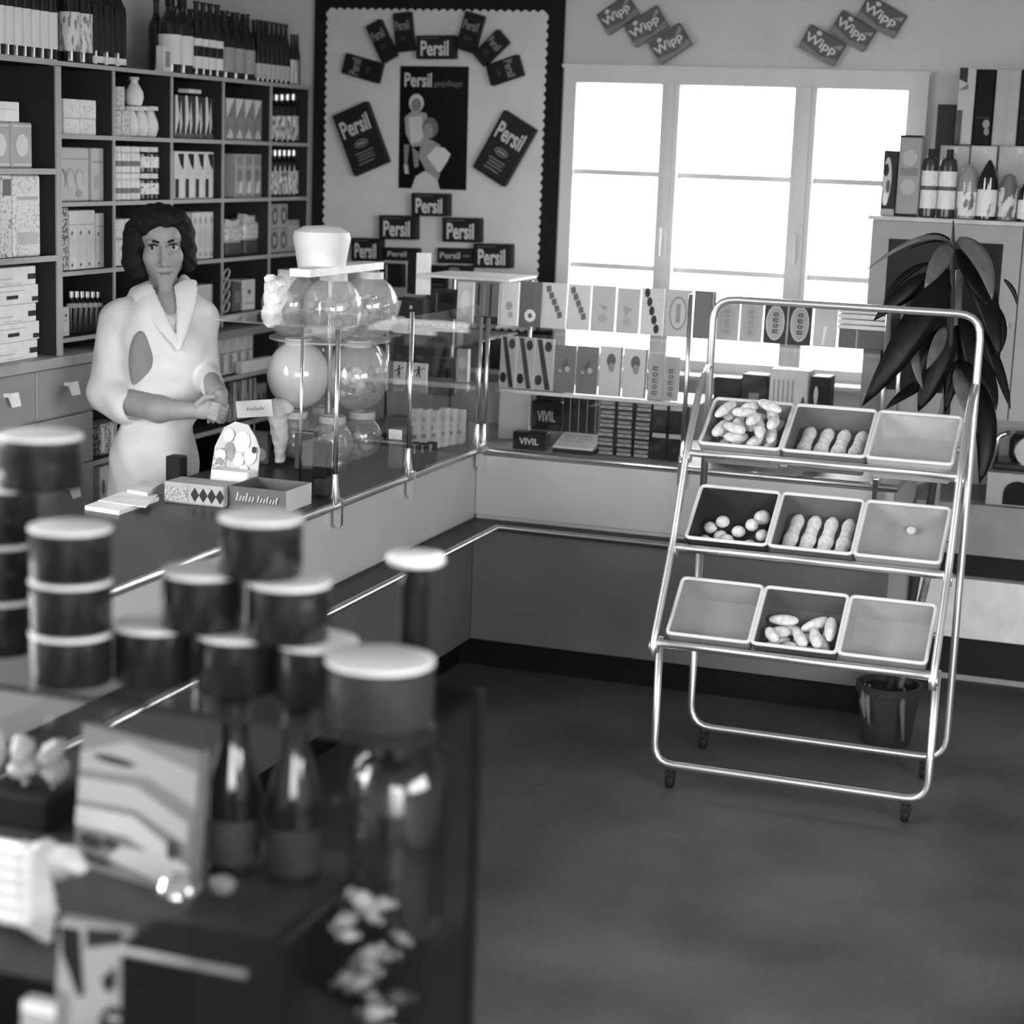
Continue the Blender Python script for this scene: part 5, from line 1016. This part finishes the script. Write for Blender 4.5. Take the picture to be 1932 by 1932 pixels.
def leaf(base, ctrl, tip, w_, mat, Yb, Yc, Yt, fold=.16):
    A, B, C = pl(*base, Yb), pl(*ctrl, Yc), pl(*tip, Yt); n_ = 12; L = []; w_ = w_/3.331/3574*6.0/2
    side0 = None; mb = MB(); vs = []; fs = []
    for i in range(n_+1):
        t = i/n_; P = (1-t)**2*A+2*t*(1-t)*B+t*t*C; T = unit(2*(1-t)*(B-A)+2*t*(C-B)); sd = np.cross(T, FW); sd = unit(sd); nn = unit(np.cross(sd, T))
        ww = w_*1.08*max(.02, 2.3*(t+.03)**.62*(1.0-t)**.85)
        vs += [P-sd*ww+nn*ww*fold, P-sd*ww*.5+nn*ww*fold*.35, P, P+sd*ww*.5+nn*ww*fold*.35, P+sd*ww+nn*ww*fold]
    for i in range(n_):
        for k in range(4): fs.append((i*5+k, i*5+k+1, i*5+k+6, i*5+k+5))
    mb.add(vs, fs, mat, True); o = mb.build('leaf', pp); sol = o.modifiers.new('thickness', 'SOLIDIFY'); sol.thickness = .0015
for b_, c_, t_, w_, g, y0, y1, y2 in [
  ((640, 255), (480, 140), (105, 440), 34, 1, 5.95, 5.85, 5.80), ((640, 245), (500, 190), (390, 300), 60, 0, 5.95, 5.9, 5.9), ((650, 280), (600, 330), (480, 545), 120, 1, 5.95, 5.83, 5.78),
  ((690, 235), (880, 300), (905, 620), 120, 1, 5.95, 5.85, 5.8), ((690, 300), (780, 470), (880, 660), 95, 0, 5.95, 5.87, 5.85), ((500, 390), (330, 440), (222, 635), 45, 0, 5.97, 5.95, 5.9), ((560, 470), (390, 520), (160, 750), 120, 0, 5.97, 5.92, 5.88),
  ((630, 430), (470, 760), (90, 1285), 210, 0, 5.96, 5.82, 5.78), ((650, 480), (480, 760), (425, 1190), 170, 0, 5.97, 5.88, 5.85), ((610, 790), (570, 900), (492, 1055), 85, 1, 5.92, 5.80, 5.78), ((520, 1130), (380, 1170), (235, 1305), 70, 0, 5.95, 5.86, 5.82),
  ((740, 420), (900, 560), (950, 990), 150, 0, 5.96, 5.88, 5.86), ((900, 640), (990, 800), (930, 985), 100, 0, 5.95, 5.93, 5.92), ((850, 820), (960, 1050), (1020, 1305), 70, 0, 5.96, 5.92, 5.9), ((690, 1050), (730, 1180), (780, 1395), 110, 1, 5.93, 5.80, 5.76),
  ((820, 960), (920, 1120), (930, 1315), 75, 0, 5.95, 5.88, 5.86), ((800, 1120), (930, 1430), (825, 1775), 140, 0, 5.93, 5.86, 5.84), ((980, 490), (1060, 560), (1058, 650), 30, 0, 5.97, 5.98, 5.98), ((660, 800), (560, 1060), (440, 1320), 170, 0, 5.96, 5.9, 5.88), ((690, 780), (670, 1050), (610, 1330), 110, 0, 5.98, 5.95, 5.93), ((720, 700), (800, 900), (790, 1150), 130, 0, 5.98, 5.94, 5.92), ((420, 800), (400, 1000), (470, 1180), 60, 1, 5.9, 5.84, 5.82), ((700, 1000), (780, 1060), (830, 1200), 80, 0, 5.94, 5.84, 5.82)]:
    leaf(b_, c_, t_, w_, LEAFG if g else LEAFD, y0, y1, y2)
for (x, y, L) in ((930, 1160, .12), (870, 1150, .10), (1380, 1120, .16)):    # withered leaves hanging at the pot
    b0 = pb+[(x-1150)/1150*.28, -.06, .2]; o = MB().tube([b0, b0+[.0, -.03, -.05], b0+[.012, -.04, -L]], [.004, .011, .005], G(.1, .7), 5).build('withered_leaf', pp)
# ================================================================== SHOWCASE IN THE FOREGROUND
XE, YN, YF, ZG = -.925, 2.305, 2.60, 1.02
fgs = thing('display_case', (-1.5, 2.4, 0), 'glass-topped display case in the foreground stacked with tins', 'showcase')
MB().box((-2.0, YN, ZG-.006), (XE, YF, ZG), GLASS(.86, .25, .03)).build('top_pane', fgs)
MB().box((-2.0, YN-.004, ZG-.008), (XE, YN, ZG), G(.03, .3)).build('pane_edge', fgs)
MB().box((XE-.005, 1.70, .45), (XE, YF-.012, ZG-.008), GLASS(.86, .04, .05)).build('end_pane', fgs)
MB().box((-2.0, YF-.006, .45), (XE-.012, YF, ZG-.008), GLASS(.85, .2, .05)).build('far_pane', fgs)
MB().box((XE-.012, YF-.014, .2), (XE+.002, YF+.002, ZG), G(.015, .4)).build('corner_strip', fgs)
MB().box((-2.0, 1.70, .0), (XE-.004, YF, .45), G(.015, .5)).build('plinth', fgs)
MB().box((-2.0, 2.03, .715), (-1.085, YF-.03, .735), G(.075, .4, 0, .1)).build('inner_shelf', fgs)
MB().tube([(-1.08, 2.02, .74), (-1.08, YF-.03, .74)], .006, G(.02)).build('shelf_edge', fgs)
for x in (-1.9, -1.16): MB().box((x, 2.06, .45), (x+.03, YF-.06, .715), G(.02)).build('shelf_bracket', fgs)
# round tins stacked on the glass top
def tin(px, zb, r, h_, Yp, label, group=None, name='round_tin', body=.012):
    p = onz(px[0], px[1], zb) if Yp is None else np.array([ony(px[0], px[1], Yp)[0], Yp, zb])
    key = 'tin%s' % body
    P = P_turned(key, [(0, 0), (.485, 0), (.5, .03), (.5, .93), (0, .93)], G(body, .15, 0, .05, 14., 0., .6), [('lid', [(.5, .92), (.505, .93), (.50, .985), (.475, 1), (0, 1)], G(.62, .35, 0, .05))], 32)
    spawn(P, name, label, 'tin', group, (p[0], p[1], zb+.0005), (2*r, 2*r, h_)); return p
TW, TH = .061, .088
zs = ZG
base = [(292, 2.43), (448, 2.44), (596, 2.45)]
for i, (x, Yp) in enumerate(base): tin((x, 1270), zs, TW, TH, Yp, ('outer base tin of the three-step pyramid, nearest the separate stack', 'middle base tin of the three-step pyramid', 'outer base tin of the pyramid, nearest the big canister')[i]+' on the glass', 'pyramid tins')
for i, x in enumerate((383, 545)): tin((x, 1150), zs+TH+.001, TW, TH, 2.435, 'second-row tin of the pyramid, on the %s side' % ('separate stack', 'canister')[i], 'pyramid tins')
tin((492, 1030), zs+2*TH+.002, TW, TH, 2.44, 'single black tin with a pale lid crowning the pyramid', 'pyramid tins')
for i in range(3): tin((134, 1200), ZG+i*(.079), .0605, .078, 2.367, ('bottom', 'middle', 'top')[i]+' tin of the straight stack of three beside the pyramid', 'straight stack tins')
for i in range(3): tin((2, 1150), ZG+i*(TH+.001), TW, TH, 2.47, ('bottom', 'middle', 'top')[i]+' tin of the stack behind the straight stack of three', 'rear stack tins')
tin((78, 960), ZG+3*(TH+.001), .064, .083, 2.47, 'wide black tin laid across the tops of the rear stack', 'rear stack tins')
# canister and tall bottle
tin((716, 1290), ZG, .077, .092, 2.385, 'large dark canister with a white lid at the end of the glass top', None, 'canister', .03)
p = ony(783, 1100, 2.52); tb = np.array([p[0], 2.52, ZG+.0005]); hh = ony(783, 1043, 2.52)[2]-ZG
spawn(P_turned('stopper', [(0, 0), (.45, 0), (.45, .8), (.36, .86), (.36, .95), (0, .95)], G(.012, .3), [('cap', [(0, .93), (.78, .93), (.84, .955), (.8, .985), (.5, 1), (0, 1)], G(.85, .4))], 18), 'capped_bottle', 'slim black bottle with a broad white cap behind the canister', 'bottle', None, tb, (.052, .052, hh))
# bottles inside, under the glass top
INSIDE = P_turned('oil', [(0, 0), (.47, 0), (.5, .02), (.5, .42), (.46, .55), (.3, .72), (.26, .8), (.26, 1), (0, 1)], G(.01, .06, 0, 0, spec=.8), [('label', sleeve(.06, .32), G(.06, .5)), ('cap', [(.29, .9), (.29, 1), (0, 1)], G(.05, .3))], 20)
for i, (x, Yp, w_) in enumerate(((440, 2.45, .086), (556, 2.45, .084))):
    p = ony(x, 1500, Yp); spawn(INSIDE, 'oil_bottle', 'dark round bottle under the glass top, beside the %s' % ('fruit-print box', 'clear jar')[i], 'bottle', 'dark bottles under the glass top', (p[0], Yp, .7355), (w_, w_, .262))
gj = thing('glass_jar', (-1.008, 2.475, .655), 'clear glass sweet jar under the canister end of the glass top', 'jar')
MB().box((ORG[gj.name][0]-.075, 2.41, .4505), (ORG[gj.name][0]+.075, 2.575, .6545), G(.012, .5)).build('jar_stand', fgs)
MB().lathe([(0, 0), (.05, 0), (.07, .02), (.074, .05), (.074, .25), (.06, .285), (.05, .295), (.05, .31)], GLASS(.55, .5, .05, 'jar_glass'), 24, ORG[gj.name]).build('jar_wall', gj)
MB().lathe([(0, .31), (.056, .31), (.056, .335), (0, .338)], G(.04, .3), 20, ORG[gj.name]).build('jar_lid', gj)
# fruit-print box
c_ = [ony(150, 1560, 2.36), ony(372, 1636, 2.30)]; u = unit([c_[1][0]-c_[0][0], -.05, 0]); n_ = np.array([u[1], -u[0], 0])
fb0 = np.array([c_[0][0]-.01, 2.36, .7355]); w_ = np.linalg.norm(c_[1][:2]-c_[0][:2])-.01; h_ = .215; v = unit([0, .14, .99])
fb = thing('fruit_box', fb0, 'box with a large pale banana print leaning back inside the case', 'box')
mb = MB(); mb.prism([fb0, fb0+u*w_, fb0+u*w_-n_*.02, fb0-n_*.02], v*h_, G(.12, .5)); mb.build('carton', fb)
mb = MB(); S = [('r', .0, .0, 1, 1, .13), ('p', [(0, .8), (.4, .95), (1, .86), (1, .62), (.6, .74), (.0, .68)], .25), ('p', [(0, .62), (.5, .66), (.95, .5), (.95, .36), (.5, .5), (0, .46)], .30), ('p', [(.0, .42), (.5, .45), (.85, .3), (.85, .17), (.45, .3), (0, .28)], .38), ('p', [(.3, .12), (.95, .02), (1, .2), (.85, .26), (.4, .22)], .36), ('e', .3, .8, .18, .03, .05), ('e', .14, .2, .09, .05, .04), ('e', .32, .22, .06, .04, .05), ('e', .84, .3, .04, .07, .05), ('p', [(.1, .06), (.3, .05), (.3, .1), (.12, .12)], .05)]
draw(mb, fb0, u*w_, v*h_, S, .0015); mb.build('fruit_print', fb)
# wrapped sweets and packets at the front of the inner shelf
def crinkle(c, rad, name, label, cat, g=.8, amp=.008, fr=120, group=None, ax=I3, h=.008):
    R = max(rad)+.02; s = SDF(np.array(c)-R, np.array(c)+R, h); s.ell(c, rad, ax); s.wave(amp*1.3, lambda X, Y, Z: np.abs(np.sin(X*fr*.5+Z*fr*.4))-np.abs(np.sin(Z*fr*.6-Y*fr*.3))+.3*np.sin(X*fr-Z*fr*.7)); return s.build(name, g if not isinstance(g, (int, float)) else G(g, .35), None, flat=True, label=label, cat=cat, group=group)
s = SDF(ony(20, 1716, 2.1)-.14, ony(20, 1716, 2.1)+.14, .004)
for i in range(6):
    y_ = 1620+25*i; s.cone(ony(-45, y_-30, 2.13), ony(45, y_-12, 2.05), .012, .0125, .002); s.cone(ony(45, y_-12, 2.05), ony(98-5*abs(i-3), y_+22, 2.10), .0125, .009, .002)
s.ell(ony(20, 1685, 2.125), (.065, .04, .045), k=.006)
s.build('cellophane_bag', G(.5, .3), None, label='ridged white cellophane bag bulging at the front of the shelf', cat='bag')
crinkle(ony(92, 1622, 2.22), (.06, .03, .024), 'cellophane_twist', 'twisted white cellophane end lying behind the bulging bag', 'wrapper', .55, .004, 150)
for i, (x, y, g) in enumerate(((45, 1450, .4), (-12, 1500, .45), (103, 1490, .3))): crinkle(np.array([ony(x, y, 2.5)[0], 2.5, .836]), (.021, .024, .042), 'sweet_packet', ('upright crumpled pale packet at the back of the shelf', 'upright crumpled white packet behind the fruit-print box', 'greyer crumpled packet next to the fruit-print box')[i], 'packet', g, .006, 140)
MB().bevbox((ony(60, 1520, 2.5)[0]-.07, 2.45, .7355), (ony(60, 1520, 2.5)[0]+.06, 2.56, .79), G(.02), .005).build('dark_box', None, label='low dark box under the crumpled pale packets', cat='box')
p = onz(338, 1706, .7355); crinkle(p+[0, 0, .0245], (.03, .028, .022), 'foil_wrapper', 'crumpled shiny foil wrapper on the inner shelf', 'wrapper', G(.8, .2, .9), .006, 160)
p = onz(420, 1690, .7355); MB().ell(p+[0, 0, .016], I3, (.02, .02, .016), G(.25, .3), 12, 8).build('round_sweet', None, label='round grey sweet lying alone on the inner shelf', cat='sweet')
# packet with triangles, leaning on a stand at the case front
def lean_card(px0, px1, y1, Y, h_, mat, shapes, name, label, cat, t=.02):
    a, c = ony(px0, y1, Y), ony(px1, y1, Y); z = min(a[2], c[2]); W = c[0]-a[0]; v = unit([-.10, .28, 1]); o = np.array([a[0], Y, z]); r = thing(name, o, label, cat)
    MB().prism([o, o+[W, 0, 0], o+[W, t, 0], o+[0, t, 0]], v*h_, mat).build('packet', r); m = MB(); draw(m, o, (W, 0, 0), v*h_, shapes, .001); m.build('print', r); return r
lean_card(100, 228, 1975, 2.0, .165, G(.3, .5), [('p', [(.02, .95), (.3, .95), (.42, .45), (.34, .42), (.05, .75)], .02), ('p', [(.4, .97), (.95, 1.0), (.9, .9), (.42, .82)], .03), ('p', [(.66, .6), (.86, .72), (.86, .55), (.74, .5)], .02), ('e', .88, .26, .22, .15, .04), ('r', .78, .3, .98, .34, .35), ('r', .78, .18, .98, .22, .4)], 'triangle_packet', 'grey packet with black triangles and a round badge leaning at the front', 'packet')
lean_card(36, 100, 1990, 1.95, .07, G(.30, .5), [('r', 0, .8, 1, 1, .6), ('r', 0, .0, 1, .3, .03)], 'small_packet', 'small pale-topped packet beside the triangle packet', 'packet')
b0 = ony(228, 1775, 1.93); b1 = ony(480, 1830, 1.93)
dbx = thing('black_carton', (b0[0], 2.02, .45), 'large black carton with a grey top edge at the front of the case', 'carton')
MB().box((b0[0], 1.93, .4505), (b1[0], 2.018, b0[2]-.005), G(.01, .5)).build('carton', dbx)
q0, q1 = ony(232, 1775, 1.93), ony(452, 1830, 1.93); MB().tube([(b0[0], 1.929, b0[2]-.012), (b1[0]-.01, 1.929, b0[2]-.012)], .005, G(.22, .5)).build('grey_edge', dbx)
# wrapped sweets in the bin at the end pane
bin_ = thing('sweet_bin', (-1.0, 2.1, .45), 'dark bin of wrapped sweets behind the end pane', 'bin')
MB().box((-1.08, 2.035, .4505), (XE-.012, 2.40, .52), G(.012)).build('bin_box', bin_)
SWT = ((685, 1700, .8, .022), (722, 1705, .7, .018), (660, 1735, .5, .02), (696, 1728, .6, .016), (658, 1765, .8, .014), (702, 1805, .75, .022), (690, 1825, .4, .02), (735, 1790, .3, .022), (770, 1800, .7, .02), (752, 1775, .45, .016), (790, 1850, .85, .024), (660, 1840, .4, .02), (700, 1885, .3, .018), (752, 1905, .85, .026), (720, 1920, .4, .022), (690, 1932, .7, .02), (745, 1860, .1, .025), (720, 1850, .08, .025))
SP = [onx(x, y, -.965-.012*(i % 3)) for i, (x, y, g, q) in enumerate(SWT)]
for _ in range(200):
    for i in range(len(SP)):
        for j in range(i):
            d = SP[i]-SP[j]; d = d*[1, 1, .9]; L_ = np.linalg.norm(d)+1e-6; m_ = (SWT[i][3]+SWT[j][3])*.98
            if L_ < m_: q = d/L_*(m_-L_)*.5; SP[i] = SP[i]+q; SP[j] = SP[j]-q
        SP[i][0] = min(max(SP[i][0], -1.06), XE-.010-SWT[i][3]); SP[i][1] = min(max(SP[i][1], 2.06), 2.375); SP[i][2] = max(SP[i][2], .56)
for i, (x, y, g, rr_) in enumerate(SWT):
    p = SP[i]; ax = unit([.25, .6, -.5+.3*(i % 3)]); bx2 = unit(np.cross(ax, [0, 1., .2])); r = thing('wrapped_sweet', p, 'wrapped sweet with twisted ends heaped behind the end pane', 'sweet', 'wrapped sweets in the bin')
    MB().ell(p, (ax, bx2, np.cross(ax, bx2)), (rr_, rr_*.62, rr_*.6), G(g*.55, .2), 12, 8).build('sweet', r)
    for sg in (-1, 1): MB().lathe([(rr_*.12, 0), (rr_*.4, rr_*.45)], G(g*.45, .3), 8, p+ax*sg*rr_*.9, axes=(bx2, np.cross(ax, bx2), ax*sg)).build('twist', r)
_k = np.polyfit([p[1] for p in SP], [p[2] for p in SP], 1); _o = min(p[2]-np.polyval(_k, p[1]) for p in SP)-.034
MB().prism([(-1.075, 2.04, .52), (-1.075, 2.39, .52), (-1.075, 2.39, max(.53, np.polyval(_k, 2.39)+_o)), (-1.075, 2.04, max(.53, np.polyval(_k, 2.04)+_o))], (.13, 0, 0), G(.015)).build('bin_filling', bin_)
# ================================================================== THE SALESWOMAN
WD = 5.93
def W(x, y, dt=0.): return CP+ray(x, y)*(WD-dt)
hf0 = np.array([-FW[0], -FW[1], 0]); hf0 = unit(hf0); hr0 = unit(np.array([RT[0], RT[1], 0])); hu0 = I3[2]
wf = unit(hf0*math.cos(.27)+hr0*math.sin(.27)); ws = unit(np.cross(hu0, wf))*-1; ws = unit(hr0-wf*np.dot(hr0, wf))
wu = unit(hu0-ws*.06); ws = unit(ws-wu*np.dot(ws, wu)); wf = unit(np.cross(wu, ws)); wf = wf if np.dot(wf, hf0) > 0 else -wf
HO = W(304, 463, -.02)
def Hd(a, b_, c): return HO+ws*a+wf*b_+wu*c
HAX = (ws, wf, wu)
base = W(300, 900, 0); base = np.array([base[0], base[1], 0.0])
wm = thing('person', base, 'woman in a white coat with dark wavy hair standing behind the counter, hands together', 'person')
SKIN = G(.29, .5, 0, .06, 30); COAT = G(.70, .8, 0, .05, 18, .15); HAIR = G(.010, .75, 0, .4, 60, 0, .2)
PU = unit(UP); BAX = (unit(hr0*.85+hf0*-.5), unit(hf0*.85+hr0*.5), I3[2])
# --- body: one continuous figure
s = SDF(base+[-.42, -.42, -.01], base+[.48, .42, 1.66], .0035)
s.ell(Hd(0, -.015, .035), (.072, .09, .084), HAX, .01)
s.ell(Hd(0, .03, .03), (.060, .055, .055), HAX, .02); s.ell(Hd(0, .034, -.052), (.053, .052, .058), HAX, .02)
for sg in (-1, 1): s.ell(Hd(sg*.036, .048, -.032), (.026, .03, .028), HAX, .02); s.ell(Hd(sg*.03, .078, .016), (.022, .012, .008), HAX, .012)
s.ell(Hd(0, .064, -.102), (.024, .022, .018), HAX, .02); s.ell(Hd(0, .072, -.080), (.028, .018, .018), HAX, .015)
for sg in (-1, 1): s.ell(Hd(sg*.033, .094, -.002), (.021, .016, .013), HAX, .012, True)
s.cone(Hd(0, .082, .010), Hd(0, .108, -.050), .0085, .0125, .01)
for sg in (-1, 1): s.ell(Hd(sg*.013, .094, -.054), (.009, .011, .008), HAX, .006)
s.cone(Hd(-.046, .0, -.062), Hd(0, .055, -.098), .018, .016, .018); s.cone(Hd(.046, .0, -.062), Hd(0, .055, -.098), .018, .016, .018)
for sg in (-1, 1): s.ell(Hd(sg*.072, -.01, -.01), (.01, .018, .03), HAX, .008)
nb = W(316, 590, -.05)
s.cone(Hd(0, -.035, -.06), nb, .043, .050, .015)
s.ell(W(318, 640, -.02), (.13, .085, .15), BAX, .05); s.ell(W(312, 750, 0), (.105, .085, .12), BAX, .05); s.ell(W(290, 860, -.03), (.095, .075, .12), BAX, .05)
s.cone(W(238, 600, -.01), W(378, 602, -.02), .045, .045, .04)
lr = W(258, 960, -.03); ll = W(322, 960, -.03)
for q, off in ((lr, -.07), (ll, .07)):
    foot = base+ws*off*1.1-hf0*.04; s.cone(q, foot+[0, 0, .46], .058, .048, .03); s.cone(foot+[0, 0, .46], foot+[0, 0, .08], .052, .034, .03); s.cone(foot+[0, 0, .040], foot+hf0*.14+[0, 0, .031], .034, .026, .02)
# her right arm across the front
s.cone(W(224, 606, -.01), W(206, 745, .03), .045, .04, .03); s.cone(W(206, 748, .03), W(300, 772, .14), .043, .040, .02); s.cone(W(300, 772, .14), W(362, 775, .205), .038, .025, .02)
s.ell(W(385, 774, .225), (.040, .022, .028), (unit(RT+FW*-.3), unit(-FW+RT*-.3), PU), .015)
for i in range(4):
    b0, b1, b2 = W(394, 759+9*i, .235), W(413-2*i, 764+9*i, .25), W(427-4*i, 773+8*i, .235)
    s.cone(b0, b1, .0078, .0072, .002); s.cone(b1, b2, .0072, .0062, .002)
s.cone(W(372, 764, .235), W(388, 750, .25), .011, .010, .006); s.cone(W(388, 750, .25), W(404, 748, .255), .010, .008, .003)
# her left arm
s.cone(W(374, 612, -.05), W(385, 700, -.02), .043, .038, .03); s.cone(W(385, 702, -.02), W(412, 744, .16), .038, .030, .02)
s.ell(W(415, 755, .20), (.024, .030, .036), (unit(RT), unit(-FW), PU), .014)
for i in range(4):
    b0, b1, b2 = W(401+9*i, 766, .215), W(396+9*i, 784, .225), W(394+9*i, 796, .205)
    s.cone(b0, b1, .0078, .0072, .002); s.cone(b1, b2, .0072, .006, .002)
s.cone(W(404, 752, .215), W(394, 763, .245), .010, .0085, .005)
s.build('body', SKIN, wm)
for sg in (-1, 1):
    e = Hd(sg*.033, .068, -.003); o = MB().ell(e, HAX, (.0135, .0135, .0125), G(.45, .15), 14, 10).build('eye', wm)
    MB().ell(e+unit(-ray(305, 463))*.0082, HAX, (.0075, .0062, .0075), G(.01, .1), 10, 6).build('iris', o)
    MB().tube([Hd(sg*.013, .0895, .014), Hd(sg*.028, .0885, .0195), Hd(sg*.046, .076, .015)], [.0032, .0045, .0025], HAIR, 6).build('eyebrow', wm)
    MB().tube([Hd(sg*.017, .080, .0045), Hd(sg*.03, .0842, .0082), Hd(sg*.045, .077, .004)], [.002, .0034, .002], G(.04, .6), 6).build('eyelid', wm)
lp = SDF(Hd(0, .085, -.08)-.05, Hd(0, .085, -.08)+.05, .002)
lp.cone(Hd(-.024, .083, -.0775), Hd(-.004, .090, -.0800), .0024, .0042, .004); lp.cone(Hd(.024, .083, -.0775), Hd(.004, .090, -.0800), .0024, .0042, .004); lp.cone(Hd(-.012, .086, -.0845), Hd(.012, .086, -.0845), .0040, .0040, .004); lp.build('lips', G(.15, .45), wm)
# --- hair
s = SDF(HO-.2, HO+.2, .004)
s.ell(Hd(0, -.025, .042), (.094, .10, .090), HAX, .01)
s.ell(Hd(0, .045, .082), (.05, .04, .030), HAX, .012); s.ell(Hd(-.042, .040, .078), (.052, .045, .036), HAX, .012); s.ell(Hd(.040, .036, .082), (.046, .045, .034), HAX, .012)
s.ell(Hd(-.084, -.01, .01), (.034, .058, .07), HAX, .02); s.ell(Hd(-.088, -.012, -.045), (.036, .052, .046), HAX, .02); s.ell(Hd(-.072, .0, -.075), (.03, .04, .03), HAX, .02)
s.ell(Hd(.080, -.01, .015), (.028, .055, .07), HAX, .02); s.ell(Hd(.080, -.015, -.045), (.030, .05, .046), HAX, .02)
s.ell(Hd(0, -.07, -.03), (.085, .05, .08), HAX, .02)
s.ell(Hd(.006, .10, -.028), (.064, .085, .082), HAX, .012, True); s.ell(Hd(0, .03, -.11), (.05, .07, .06), HAX, .012, True)
s.wave(.0035, lambda X, Y, Z: np.sin(Z*130+np.sin(X*60)*1.5)*np.sin((X+Y)*75))
s.build('hair', HAIR, wm)
# --- coat
s = SDF(base+[-.42, -.42, .30], base+[.48, .42, 1.42], .005)
s.ell(W(318, 640, -.02), (.152, .103, .165), BAX, .04); s.cone(W(236, 598, -.01), W(380, 600, -.02), .058, .056, .04)
s.ell(W(290, 668, .03), (.065, .05, .07), BAX, .05); s.ell(W(350, 668, .035), (.06, .05, .07), BAX, .05)
s.ell(W(316, 742, 0), (.130, .10, .11), BAX, .04); s.ell(W(292, 850, -.02), (.130, .11, .15), BAX, .05)
s.cone(W(290, 890, -.02), base+[-.05, 0, .42], .135, .15, .04)
s.cone(W(222, 606, -.01), W(203, 742, .03), .060, .060, .025); s.cone(W(203, 742, .03), W(236, 768, .075), .062, .057, .015)
s.cone(W(374, 612, -.05), W(385, 700, -.02), .055, .048, .025); s.cone(W(385, 702, -.02), W(404, 732, .10), .046, .036, .015)
s.cone(W(262, 558, -.02), W(290, 545, -.05), .03, .03, .02); s.cone(W(352, 545, -.03), W(345, 530, -.06), .028, .022, .02)
# V neck, elbow of the cuff and cuff opening
s.cone(Hd(0, -.0, -.05), W(320, 560, .03), .062, .050, .012, True); s.cone(W(320, 560, .06), W(331, 598, .10), .045, .012, .01, True)
s.cone(W(258, 768, .10), W(300, 772, .15), .043, .046, .008, True); s.cone(W(414, 738, .15), W(414, 752, .19), .032, .034, .008, True)
s.wave(.0035, lambda X, Y, Z: np.sin(Z*42+X*28+2*np.sin(Y*9))*np.sin(X*33-Y*30+Z*9))
s.build('coat', COAT, wm)
# lapels and a grey patch at the side of the coat
for a, c, e_ in ((W(268, 550, .035), W(294, 592, .085), W(334, 650, .112)), (W(350, 538, .01), W(350, 585, .07), W(338, 650, .112))):
    d = SDF(np.minimum(np.minimum(a, c), e_)-.06, np.maximum(np.maximum(a, c), e_)+.06, .0035)
    for t in np.linspace(0, 1, 9):
        p = (1-t)**2*a+2*t*(1-t)*(2*c-.5*a-.5*e_)+t*t*e_; tg_ = unit(2*(1-t)*((2*c-.5*a-.5*e_)-a)+2*t*(e_-(2*c-.5*a-.5*e_))); nn = unit(hf0*.9+I3[2]*.35); ac = unit(np.cross(tg_, nn)); nn = np.cross(ac, tg_)
        d.ell(p, (.024, .034*(1-.75*t**1.5)+.004, .009), (tg_, ac, nn), .010)
    d.build('lapel', COAT, wm)
d = SDF(W(265, 680, .06)-.16, W(265, 680, .06)+.16, .004); d.ell(W(268, 684, .078), (.042, .034, .10), BAX, .01); d.build('side_panel', G(.24, .8, 0, .05, 18), wm)
